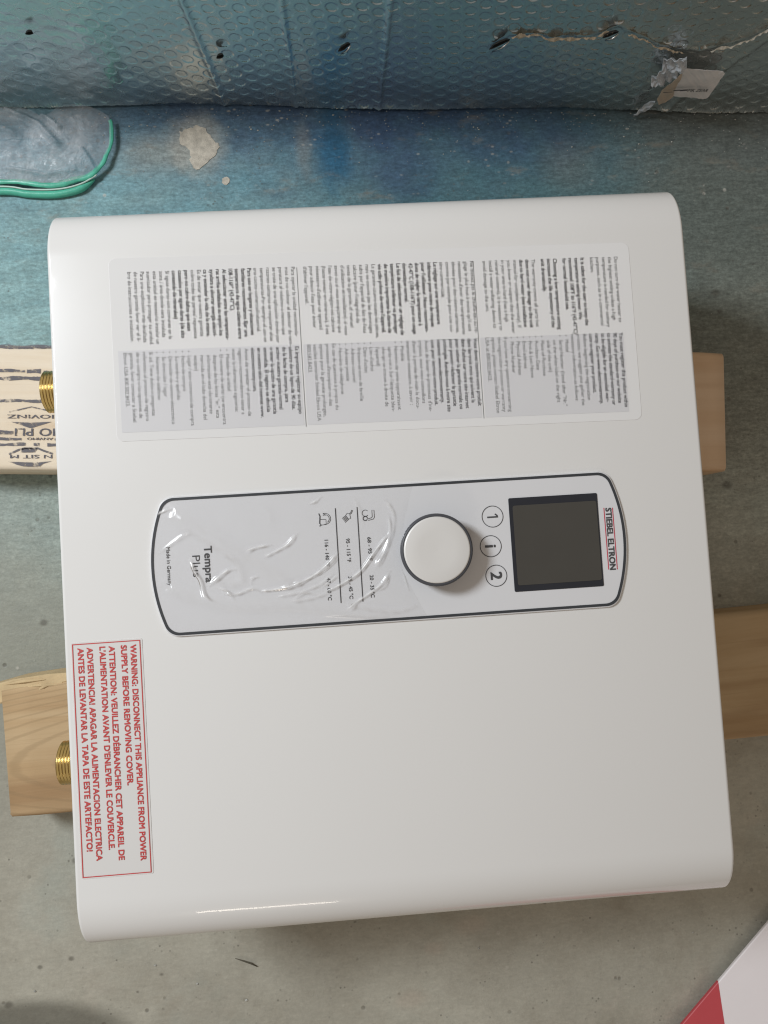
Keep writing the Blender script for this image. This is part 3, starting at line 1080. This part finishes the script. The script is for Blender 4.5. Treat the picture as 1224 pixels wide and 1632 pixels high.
# tap with hand basin
ac.add(ribbon(arc(-.0134, .0232, .0018, 40, 320), lw, zq))
ac.add(ribbon(arc(-.0136, .0202, .0012, 0, 330), .0005, zq))
ac.add(ribbon([(-.0124, .0198), (-.0100, .0204), (-.0096, .0210), (-.0096, .0246), (-.0084, .0247), (-.0084, .0206), (-.0090, .0196), (-.0120, .0190)], lw, zq))
sub("temperature_icons", (ac.V, ac.F), M['print'], panel)
ac = Acc()
ac.add(text("STIEBEL ELTRON", .1244, .0175, zq, .0033, length=.0353, bold=.036))
sub("printed_text", (ac.V, ac.F), M['print'], panel)
sub("logo_line", ribbon([(.1235, .0178), (.1236, -.0176)], .00048, zq), M['logo_red'], panel)
sub("logo_line", ribbon([(.1285, .0176), (.1286, -.0178)], .00048, zq), M['logo_red'], panel)

# screen
scr = part("screen", prism(rrect(.0686, -.0268, .1201, .0266, .0008, 3), ZP - .001, ZP + .0005, .0002, 1), M['lcd_bezel'])
sub("screen_display", (lambda p: ([(q[0], q[1], ZP + .0007) for q in p], [tuple(range(len(p)))]))(rrect(.0706, -.0232, .1192, .0222, .0012, 3)), M['lcd'], scr)

# touch buttons: printed ring and symbol
for (bx, by, s) in ((.0589, .0168, "1"), (.0567, .0, "i"), (.0587, -.0169, "2")):
    ac = Acc()
    ac.add(ring_flat(bx, by, .00582, .00622, zq))
    wlen = text_width(s) * .0062 / CAP
    if s == '1':
        ac.add(ribbon([(bx - .0031, by - .0003), (bx + .0031, by - .0003)], .00085, zq))
        ac.add(ribbon([(bx + .0014, by + .0014), (bx + .0022, by + .0008), (bx + .0028, by)], .0008, zq + .00002))
    else:
        ac.add(text(s, bx - .0031, by + wlen / 2, zq, .0062, sx=.0062 / CAP, bold=.03))
    part("button", (ac.V, ac.F), M['print'])

# knob
kx, ky = .0245, .0000
V, F = lathe([(.0184, ZP - .001), (.0192, ZP + .0003), (.0198, ZP + .004), (.0202, ZP + .0110), (.0200, ZP + .0122), (.0192, ZP + .0130), (.0185, ZP + .0130), (.0183, ZP + .0120)], 72)
knob = part("knob", ([(v[0] + kx, v[1] + ky, v[2]) for v in V], F), M['knob_rim'], heater, True)
V, F = lathe([(.0184, ZP + .0115), (.0184, ZP + .0131), (.0181, ZP + .0136), (.0174, ZP + .0138), (.010, ZP + .0136), (.0001, ZP + .0134)], 72)
kc = mesh_obj("knob_cap", hz([(v[0] + kx, v[1] + ky, v[2]) for v in V]), F, M['knob_cap'], knob, True)

# clear protective film, wrinkled, over the lower part of the panel
CR = [
    ([(-131.5, 28.3), (-127.5, 30.6), (-121.7, 32.3)], .7, .45, .9), ([(-45.1, 30.4), (-41.6, 31.3), (-38.0, 34.0)], .6, .4, .8),
    ([(-129.7, 7.8), (-119.2, 14.6), (-111.0, 19.8)], .5, .6, .25), ([(-82.2, 4.2), (-79.8, 6.6), (-73.4, 8.0), (-67.1, 8.7)], .7, .45, .7),
    ([(-72.1, 1.8), (-62.7, 5.8), (-57.3, 8.9), (-52.6, 14.4)], .7, .5, .6), ([(-112.4, 3.3), (-110.5, -3.2), (-107.4, -9.1), (-105.6, -17.2), (-101.7, -20.0)], .9, .5, .85),
    ([(-103.0, -11.7), (-96.5, -6.9), (-91.8, -4.0), (-88.4, -3.7)], .8, .5, .8), ([(-79.7, -12.0), (-79.0, -9.5), (-76.1, -8.5)], .7, .45, .9),
    ([(-75.4, -16.7), (-62.8, -16.0), (-53.5, -13.8), (-45.2, -10.3), (-36.8, -4.5), (-30.4, 2.0)], .9, .4, .9), ([(-45.3, -10.9), (-38.2, -7.3), (-30.2, -0.3)], .6, .35, .7),
    ([(-40.5, -16.9), (-36.3, -14.3), (-30.9, -10.7)], .6, .4, .6), ([(-38.3, -19.4), (-30.6, -16.4), (-18.7, -9.7), (-9.9, 0.7), (-1.2, 10.6)], .9, .4, .9),
    ([(-27.5, -31.0), (-22.1, -26.8), (-14.9, -22.7), (-6.4, -16.9), (-2.0, -10.2)], .8, .4, .85), ([(-56.3, -22.2), (-50.4, -19.1), (-44.7, -20.7)], .6, .6, .5),
    ([(-122.9, 30.9), (-106.5, 19.5), (-90.0, 8.1), (-73.5, -3.3), (-56.9, -13.5)], 2.0, 2.2, .05), ([(-127.3, -11.2), (-108.5, -19.3), (-86.1, -24.2), (-63.3, -25.2), (-40.6, -28.4), (-3.8, -37.8)], 2.0, 1.9, .05),
    ([(-101.1, -8.3), (-94.5, -12.2), (-85.3, -10.5), (-86.0, -1.3), (-93.5, 7.2)], .8, 1.6, .12), ([(-71.4, 33.5), (-67.2, 27.4), (-65.4, 19.2)], .4, 1.2, .06),
    ([(13.1, 21.8), (16.4, 24.6), (19.5, 25.7), (30.4, 32.4)], .6, .5, .35), ([(-8.9, -6.7), (-3.5, 1.4), (-0.1, 12.2), (-0.4, 22.0)], .8, .5, .5),
    ([(5.5, -10.1), (6.9, -16.3), (8.4, -21.8)], .6, .4, .9), ([(11.9, -23.9), (15.8, -30.8), (17.2, -36.3)], .6, .5, .45), ([(-9.8, -21.2), (-4.7, -17.9), (-1.9, -10.8)], .6, .4, .5),
    ([(-66.0, -20.5), (-52.0, -18.5), (-41.0, -15.0), (-33.5, -9.5)], .6, .5, .35), ([(-60.0, -23.5), (-47.0, -22.5), (-36.0, -20.0)], .5, .6, .3),
    ([(-96.0, -16.5), (-88.0, -17.5), (-79.0, -15.0), (-74.0, -18.0)], .8, .5, .5), ([(-99.0, -13.5), (-93.0, -15.5), (-90.5, -20.0)], .7, .5, .5),
    ([(-118.0, 23.0), (-104.0, 13.5), (-92.0, 6.0), (-84.0, -1.0)], .8, 1.2, .08), ([(-20.0, 33.0), (-16.5, 25.0), (-15.0, 17.0)], .5, .6, .2), ([(-2.0, 30.0), (2.5, 22.0), (1.5, 12.0), (-3.0, 2.0), (-10.0, -8.0)], .8, .7, .4),
    ([(-30.0, -27.0), (-14.0, -31.0), (2.0, -33.0), (14.0, -30.0)], .7, .9, .18),
]
nx, ny = 560, 250
ys_ = np.linspace(-.0372, .0372, ny)
u = np.linspace(0, 1, nx)
yn = ys_
xl = -.1344 + PR - np.sqrt(PR ** 2 - yn ** 2) + .0006 + np.clip((np.abs(yn) - .030) / .0075, 0, 1) ** 2 * .004
xe_y = np.array([-.0388, -.0314, -.0113, .0009, .0190, .0334, .039])
xe_x = np.array([.0183, .0151, .0057, .0048, .0086, .0132, .0150])
xr_ = np.interp(yn, xe_y, xe_x)
Xf = xl[None, :] + (xr_ - xl)[None, :] * u[:, None]
Yf = np.repeat(yn[None, :], nx, 0)
hf = np.zeros_like(Xf)
cf = np.zeros_like(Xf)
for pts, amp, sg, wt in CR:
    pp = [(p[0] * .001, p[1] * .001) for p in catmull(pts, 6)]
    d = dist_poly(Xf, Yf, pp)
    # fade towards the ends of each crease
    ends = np.minimum(np.hypot(Xf - pp[0][0], Yf - pp[0][1]), np.hypot(Xf - pp[-1][0], Yf - pp[-1][1]))
    fade = np.clip(ends / .004, 0.25, 1)
    var = 0.75 + 0.25 * np.sin(Xf * 900 + Yf * 500)
    hf += amp * .00095 * np.exp(-(d / (sg * .0021)) ** 2) * fade
    cf = np.maximum(cf, wt * np.exp(-(d / (sg * .0013)) ** 2) * fade * var)
hf += .00022 * np.clip(snoise(Xf, Yf, 16, 25, 90, 12), -1.5, 1.5) + .0003
edge = np.minimum(np.minimum(u[:, None] * 10, (1 - u[:, None]) * 10), np.minimum((ys_ - ys_[0])[None, :] / .004, (ys_[-1] - ys_)[None, :] / .004))
hf = .00035 + np.clip(hf, 0, None) * np.clip(edge, 0.12, 1)
dk = np.hypot(Xf - kx, Yf - ky)
P = np.stack([Xf, Yf, ZP + hf + DZ], -1)
cf = np.where(dk < .021, 0, cf)
grid_mesh("protective_film", P, M['film'], heater, True, ("crease", cf), flip=True)

# information sticker
ZS = .1552
SL = -.0140
stk = part("information_sticker", prism([(q[0], q[1] + SL * q[0]) for q in rrect(-.1500, .0698, .1506, .1745, .004)], .1545, ZS, .00012, 1), M['sticker'])
for (x0, x1) in ((.0592, .1432), (-.0428, .0572), (-.1470, -.0448)):
    sub("grey_field", (lambda p: ([(q[0], q[1], ZS + .0001) for q in p], [tuple(range(len(p)))]))([(q[0], q[1] + SL * q[0]) for q in rrect(x0, .0748, x1, .1212, .0004, 2)]), M['sticker_grey'], stk)
sub("divider_line", ribbon([(.0582, .1655), (.0582, .0735)], .00028, ZS + .0002), M['label_print'], stk)
sub("divider_line", ribbon([(-.0438, .1665), (-.0438, .0745)], .00028, ZS + .0002), M['label_print'], stk)

BLOCKS = [
    (.1412, .0637, .1642, ["Do not turn the water heater to", "the highest setting unless a high", "temperature is needed for sanitary", "purposes, such as in a commercial", "kitchen.", "",
      "*It is safest for the user to keep the", "*temperature setting lower. We", "*recommend 108°F to 116°F (42-47°C)", "*for normal household use.", "",
      "*Choosing a low temperature setting", "*increases the life expectancy of the", "*unit dramatically.", "",
      "The warranty covers all parts but", "*does not cover damage to the unit", "*due to hard water (see installation", "manual for complete warranty). If", "you know or suspect that the water", "in your area is hard (has a high",
      "mineral content), it is necessary to", "install a water softening device to", "avoid damage to the unit."]),
    (.1408, .0622, .1192, ["*You must register this product within", "*90 days of purchase on our website", "*to activate the standard warranty or", "*to be eligible for an extended war-", "*ranty. Go to www.electricwarranty.", "*com to register your product.",
      "Before beginning the registration", "process, we suggest you gather the", "necessary information as follows:", "•Model", "•Serial Number (listed after \"Nr.\"", "_on the white label on the right", "_side of the unit)", "•Place of Purchase", "•Purchase Date",
      "•First & Last Name", "•Email address", "•Physical Address", "•Phone Number", "If you have any questions concerning", "the registration process or warranty", "options, please contact Stiebel Eltron", "USA at 800.582.8423."]),
    (.0563, -.0401, .1655, ["Ne mettez pas le chauffe-eau au ré-", "glage le plus haut à moins qu'il soit", "nécessaire d'avoir des températures", "élevées pour des raisons sanitaires,", "comme par exemple pour une cui-", "sine commerciale.",
      "*Le réglage sur une température", "*inférieure pose moins de risques", "*pour l'utilisateur. Nous recomman-", "*dons de régler la température à", "*42-47°C (108-116°F) pour un usage", "*domestique normal.", "*Le fait de sélectionner un réglage de",
      "*température inférieur va prolonger", "*de manière importante la durée de", "*vie utile prévue de votre l'appareil.", "La garantie couvre toutes les pièces,", "mais ne couvre pas les dommages", "subis par l'appareil du fait de l'eau", "calcaire (pour l'intégralité du",
      "texte de la garantie, cf. manuel", "d'utilisation et installation). si vous", "savez ou si vous soupçonnez que", "l'eau de votre région est calcaire", "(haute teneur en minéraux), il est", "nécessaire d'utiliser un appareil", "pour adoucir l'eau pour éviter", "d'abîmer l'appareil."]),
    (.0553, -.0406, .1202, ["*Vous devez inscrire votre produit", "*dans les trois mois qui suivent la", "*date d'achat sur notre site internet", "*pour activer la garantie normale ou", "*pour pouvoir réclamer la garantie", "*prolongée. Rendez-vous à notre site", "*internet: www.electricwarranty.",
      "*com pour incrivez votre produit.", "Avant de lancer le processus d'ins-", "cription, nous vous conseillons", "d'avoir à portée de main la docu-", "mentation nécessaire, à savoir :", "•Modèle", "•Numéro de série (apparaissant", "_après «nr.» Sur l'étiquette blan-",
      "_che qui se trouve à droite de", "_l'appareil)", "•Lieu d'achat", "•Date d'achat", "•Prénom et nom de famille", "•Adresse courriel", "•Adresse postale", "•Numéro de téléphone", "En cas de questions à propos du", "processus d'inscription ou des", "options pour la garantie prolongée,",
      "veuillez contacter Stiebel Eltron USA", "800.582.8423."]),
    (-.0471, -.1397, .1670, ["Para operar la unidad recomenda-", "mos de no colocar el selector de tem-", "peratura al máximo-a menos que", "se trate de una aplicación donde por", "razones sanitarias se requieran altas", "temperaturas-Por ejemplo el uso en", "una cocina comercial/industrial.",
      "*Para uso en hogares y situaciones", "*familiares recomendamos fijar una", "*temperatura de agua caliente entre", "*108-116F° (42-47°C).", "*Al seleccionar entre las temperatu-", "*ras arriba señaladas su equipo los", "*ayudara a ahorrar energía eléctri-", "*ca y extender la vida de la misma.",
      "Es de notar que nuestra garantía", "cubre todas las partes/ repuestos", "*pero no cubre daños que sean", "*causados por aguas duras (de alto", "*contenido de minerales)", "Si aguas duras son comunes en la", "zona / área donde sera instalada", "esta unidad es necesario instalar un",
      "suavizador para proteger su unidad.", "Para una explicación más detallada", "de nuestra garantía favor ver el li-", "bro de instrucciones e instalación."]),
    (-.0475, -.1441, .1207, ["*Es importante registrar su equipo", "*adentro de un lapso de 90 días.", "*de la fecha de compra, para", "*activar nuestra garantía normal", "*o tener la opción de una garantía", "*extendida. El registro se efectúa", "*en nuestro sitio del internet www.", "*electricwarranty.com.",
      "Antes de empezar el proceso de", "registro recomendamos tener a", "mano la información siguiente:", "•Modelo de unidad", "•El numero de serial (se encuentra", "_despues de las letras \"nr.\" esta", "_información está claramente", "_marcada en el lado derecha del", "_equipo)", "•Lugar / sitio comercial de compra",
      "•Fecha de compra", "•Su nombre y apellido", "•Dirección de correo electrónico", "•Su dirección / lugar", "•Número de teléfono", "Si ud. Tiene dudas o preguntas", "referentes al proceso de registro", "de su compra o las opciones de", "garantía, favor contactar a Stiebel", "Eltron USA 800.582.8423."]),
]
BOLD = .014
sreg = .0415 / text_width("temperature is needed for sanitary", 0.0)
sbold = .0417 / text_width("Le fait de sélectionner un réglage de", BOLD)
for (x0, x1, y0, lines) in BLOCKS:
    steps = 0.0
    for i, s in enumerate(lines):
        if i:
            steps += 0.275 if (s == "" or lines[i - 1] == "") else 1.0
    # blank lines count half a line in all
    steps = 0.0
    pos = []
    for s in lines:
        if s == "":
            steps += 0.55
            pos.append(None)
        else:
            pos.append(steps)
            steps += 1.0
    pitch = (x0 - x1) / (steps - 1.0)
    for s, q in zip(lines, pos):
        if q is None:
            continue
        bx = x0 - q * pitch
        yl = y0 + SL * (bx - x0)
        ln_ = Acc()
        if s[0] == '*':
            ln_.add(text(s[1:], bx, yl, ZS + .0002, .0022, sx=sbold, bold=BOLD))
        elif s[0] == '•':
            ln_.add(([(bx + .0008 + .00036 * math.cos(k * 1.047), yl - .0005 + .00036 * math.sin(k * 1.047), ZS + .0002) for k in range(6)], [tuple(range(6))]))
            ln_.add(text(s[1:], bx, yl - .0030, ZS + .0002, .0021, sx=sreg))
        elif s[0] == '_':
            ln_.add(text(s[1:], bx, yl - .0030, ZS + .0002, .0021, sx=sreg))
        else:
            ln_.add(text(s, bx, yl, ZS + .0002, .0021, sx=sreg))
        sub("printed_line", (ln_.V, ln_.F), M['label_bold'] if s[0] == '*' else M['label_print'], stk)

# red warning sticker
wst = part("warning_sticker", prism(rrect(-.1806, -.1672, -.1416, -.0385, .001, 3), .1545, ZS), M['warn_sticker'])
wst['label'] = "warning sticker in red capitals inside a thin red frame"
ac = Acc()
for a_, b_ in (((-.1797, -.0396), (-.1429, -.0396)), ((-.1429, -.0396), (-.1429, -.1662)), ((-.1429, -.1662), (-.1797, -.1662)), ((-.1797, -.1662), (-.1797, -.0396))):
    dx, dy = b_[0] - a_[0], b_[1] - a_[1]
    L = math.hypot(dx, dy)
    ac.add(ribbon([(a_[0] - dx / L * .00025, a_[1] - dy / L * .00025), (b_[0] - dx / L * .00026, b_[1] - dy / L * .00026)], .0005, ZS + .0002))
for s, bx, ln in (("WARNING: DISCONNECT THIS APPLIANCE FROM POWER", -.1482, .1178), ("SUPPLY BEFORE REMOVING COVER.", -.1534, .0766),
                  ("ATTENTION: VEUILLEZ DÉBRANCHER CET APPAREIL DE", -.1600, .1166), ("L'ALIMENTATION AVANT D'ENLEVER LE COUVERCLE.", -.1651, .1106),
                  ("ADVERTENCIA! APAGAR LA ALIMENTACION ELECTRICA", -.1720, .1160), ("ANTES DE LEVANTAR LA TAPA DE ESTE ARTEFACTO!", -.1770, .1106)):
    sub("printed_line", text(s, bx, -.0418, ZS + .0002, .00305, length=ln, bold=.030), M['red'], wst)
sub("printed_frame", (ac.V, ac.F), M['red'], wst)

# ================================================================== BAG
bag = empty("plastic_bag", (-.28, .325, 0))
tag(bag, "crumpled clear plastic bag with a green rim lying against the foot of the wall", "plastic bag")
OX, OY = -.28, .325
rim_pts = [(-.43, .3050), (-.37, .3030), (-.32, .3010), (-.269, .2995), (-.2506, .2960), (-.2273, .2950), (-.2108, .2985), (-.1975, .3050), (-.1905, .3150), (-.1860, .3290), (-.1865, .3440)]
top_pts = [(-.1897, .3478), (-.1985, .3530), (-.2110, .3560), (-.2240, .3545), (-.2360, .3480), (-.2500, .3545), (-.275, .3560), (-.32, .3570), (-.38, .3580), (-.43, .3560), (-.455, .330)]
out = catmull(rim_pts + top_pts + rim_pts[:1], 14)[:-1]
no = len(out)
lv = 40
Pg = np.zeros((no + 1, lv, 3))
for i in range(no + 1):
    px, py = out[i % no]
    sx_ = min(max(px, -.42), -.235)
    sy_ = .326
    for k in range(lv):
        t = k / (lv - 1)
        Pg[i, k] = (px + (sx_ - px) * t * .995, py + (sy_ - py) * t * .995, 0)
Xb, Yb = Pg[:, :, 0], Pg[:, :, 1]
T = np.linspace(0, 1, lv)[None, :]
hb = .0068 + .0075 * (1 - (1 - T) ** 2) + (.0011 * snoise(Xb, Yb, 26, 14, 60, 21) + .0007 * np.abs(snoise(Xb, Yb, 20, 50, 150, 22))) * np.clip(T * 4, 0.2, 1) * (1 - T ** 6)
for pts, amp, sg in (([(-.262, .352), (-.245, .343), (-.237, .338), (-.231, .330), (-.224, .322)], .005, .0022), ([(-.236, .347), (-.228, .340), (-.222, .334)], .004, .0018),
                     ([(-.206, .318), (-.2015, .310), (-.199, .304)], .003, .0014), ([(-.30, .345), (-.27, .338), (-.255, .330)], .004, .003), ([(-.262, .306), (-.235, .3005), (-.213, .303)], .003, .0012)):
    hb += amp * np.exp(-(dist_poly(Xb, Yb, pts) / sg) ** 2)
hb[-1] = hb[0]
Pg[:, :, 2] = hb
Pg[:, :, 0] -= OX
Pg[:, :, 1] -= OY
grid_mesh("film", Pg, M['bag'], bag)
path = catmull(rim_pts, 8)
path = [(p[0] + .0007 * math.sin(i * .55) * math.sin(i * .13), p[1] + .0008 * math.sin(i * .43 + 1)) for i, p in enumerate(path)]
n = len(path)
rad = [.0023 * (1 - .38 * max(0, (i / n - .55) / .45)) for i in range(n)]
rad = [q * (1 + .10 * math.sin(i * .17) + .07 * math.sin(i * .61 + 1) + .05 * math.sin(i * 1.7)) for i, q in enumerate(rad)]
V, F = sweep([(p[0] - OX, p[1] - OY, .0056 + .0005 * math.sin(i * .23)) for i, p in enumerate(path)], rad, 12, 0.6)
rim = mesh_obj("green_rim", V, F, M['bag_rim'], bag, True)
low = catmull([(-.43, .2975), (-.37, .2955), (-.32, .2935), (-.269, .2925), (-.2506, .2895), (-.2290, .2885), (-.2120, .2920), (-.2010, .2990)], 8)
n2 = len(low)
V, F = sweep([(p[0] - OX, p[1] - OY, .0026) for p in low], [.0029 * min(1, (n2 - i) / 10 + .15) for i in range(n2)], 10, 1.0)
mesh_obj("green_rim", V, F, M['bag_rim'], bag, True)
rim_glint = catmull([(-.43, .3000), (-.37, .2982), (-.32, .2962), (-.269, .2950), (-.2506, .2920), (-.2280, .2912), (-.2110, .2945), (-.1985, .3010)], 8)
V, F = sweep([(p[0] - OX, p[1] - OY, .0052) for p in rim_glint], [.0007] * len(rim_glint), 6)
mesh_obj("pale_glint", V, F, M['bag_glint'], rim, True)  # pale strand that paints in the bright highlight between the green rims

# ================================================================== CARTON
TILT = math.radians(-14)
cart = empty("carton", (.262, -.345, .0070), 0)
cart.rotation_euler = (Matrix.Rotation(math.radians(43.5), 3, 'Z') @ Matrix.Rotation(TILT, 3, 'X')).to_euler()
tag(cart, "flattened white carton with a red end panel at the lower right corner", "carton")
# local x runs along the visible straight edge (towards upper right), local -y is away from the heater
Lc = 0.30
c0 = -.041


def slab(x0, x1, y0, y1, z0, z1, mat, name, parent, slant=0.0):
    pts = [(x0 + slant * 0, y1), (x0 + slant, y0), (x1, y0), (x1, y1)]
    V, F = prism(pts, z0, z1, .0008, 2)
    return mesh_obj(name, V, F, mat, parent)


V, F = prism([(-.30, .0238), (-.30, -.26), (.22, -.26), (.22, .0238)], .0050, .0080, .0010, 2)
mesh_obj("carton_board", V, F, M['card_white'], cart)
V, F = prism([(-.2985, .0240), (-.2985, -.12), (-.148, -.12), (-.0164, .0240)], .0049, .0082, .0010, 2)
mesh_obj("red_print", V, F, M['card_red'], cart)
# folded-down flap that holds the far side up
dn = Vector((0, math.sin(TILT), -math.cos(TILT)))   # straight down in the carton's own frame
V = []
for off_ in (0, .003):
    for xx in (-.30, .22):
        for t in (.0005, .0685):
            V.append(tuple(Vector((xx, -.256 - off_, .0005)) + dn * t))
mesh_obj("carton_flap", V, [(0, 1, 3, 2), (4, 6, 7, 5), (0, 4, 5, 1), (2, 3, 7, 6), (0, 2, 6, 4), (1, 5, 7, 3)], M['card_white'], cart)

# ================================================================== SMALL LITTER
tw = empty("twig", (-.118, -.297, 0))
V, F = sweep([(-.0085, .0032, .0008), (-.003, .0014, .0016), (.003, -.0012, .0014), (.0075, -.0042, .0008)], [.0002, .0005, .0007, .0003], 6)
mesh_obj("stem", V, F, M['twig'], tw, True)
tag(tw, "short dark curved twig on the bare floor below the heater", "twig")

V, F = [], []
rr = random.Random(21)


def chip(px, py, s):
    o = len(V)
    k = rr.randint(4, 6)
    for i in range(k):
        g = 2 * math.pi * i / k
        q = s * rr.uniform(.6, 1.2)
        V.append((px + q * math.cos(g), py + q * .7 * math.sin(g), .0003))
    V.append((px + rr.uniform(-.2, .2) * s, py, .0003 + s * .7))
    for i in range(k):
        F.append((o + i, o + (i + 1) % k, o + k))


for i in range(520):
    px = rr.uniform(-.34, .40)
    d_ = rr.expovariate(1 / .014)
    if d_ > .075:
        continue
    chip(px, floor_y(px) - .003 - d_, rr.choice([.0002, .0003, .0003, .0004, .0005, .0006, .0009]))
for i in range(80):
    px, py = rr.uniform(-.32, .36), rr.uniform(-.40, .34)
    chip(px, py, rr.choice([.0003, .0004, .0005, .0008]))
for px, py in ((-.185, -.294), (-.224, -.215), (-.155, -.31), (-.12, -.325), (-.273, -.305), (-.2, .265)):
    chip(px, py, .0013)
db = mesh_obj("debris", V, F, M['chip'])
tag(db, "tiny pale chips and grit scattered over the floor by the wall", "debris", kind='stuff')
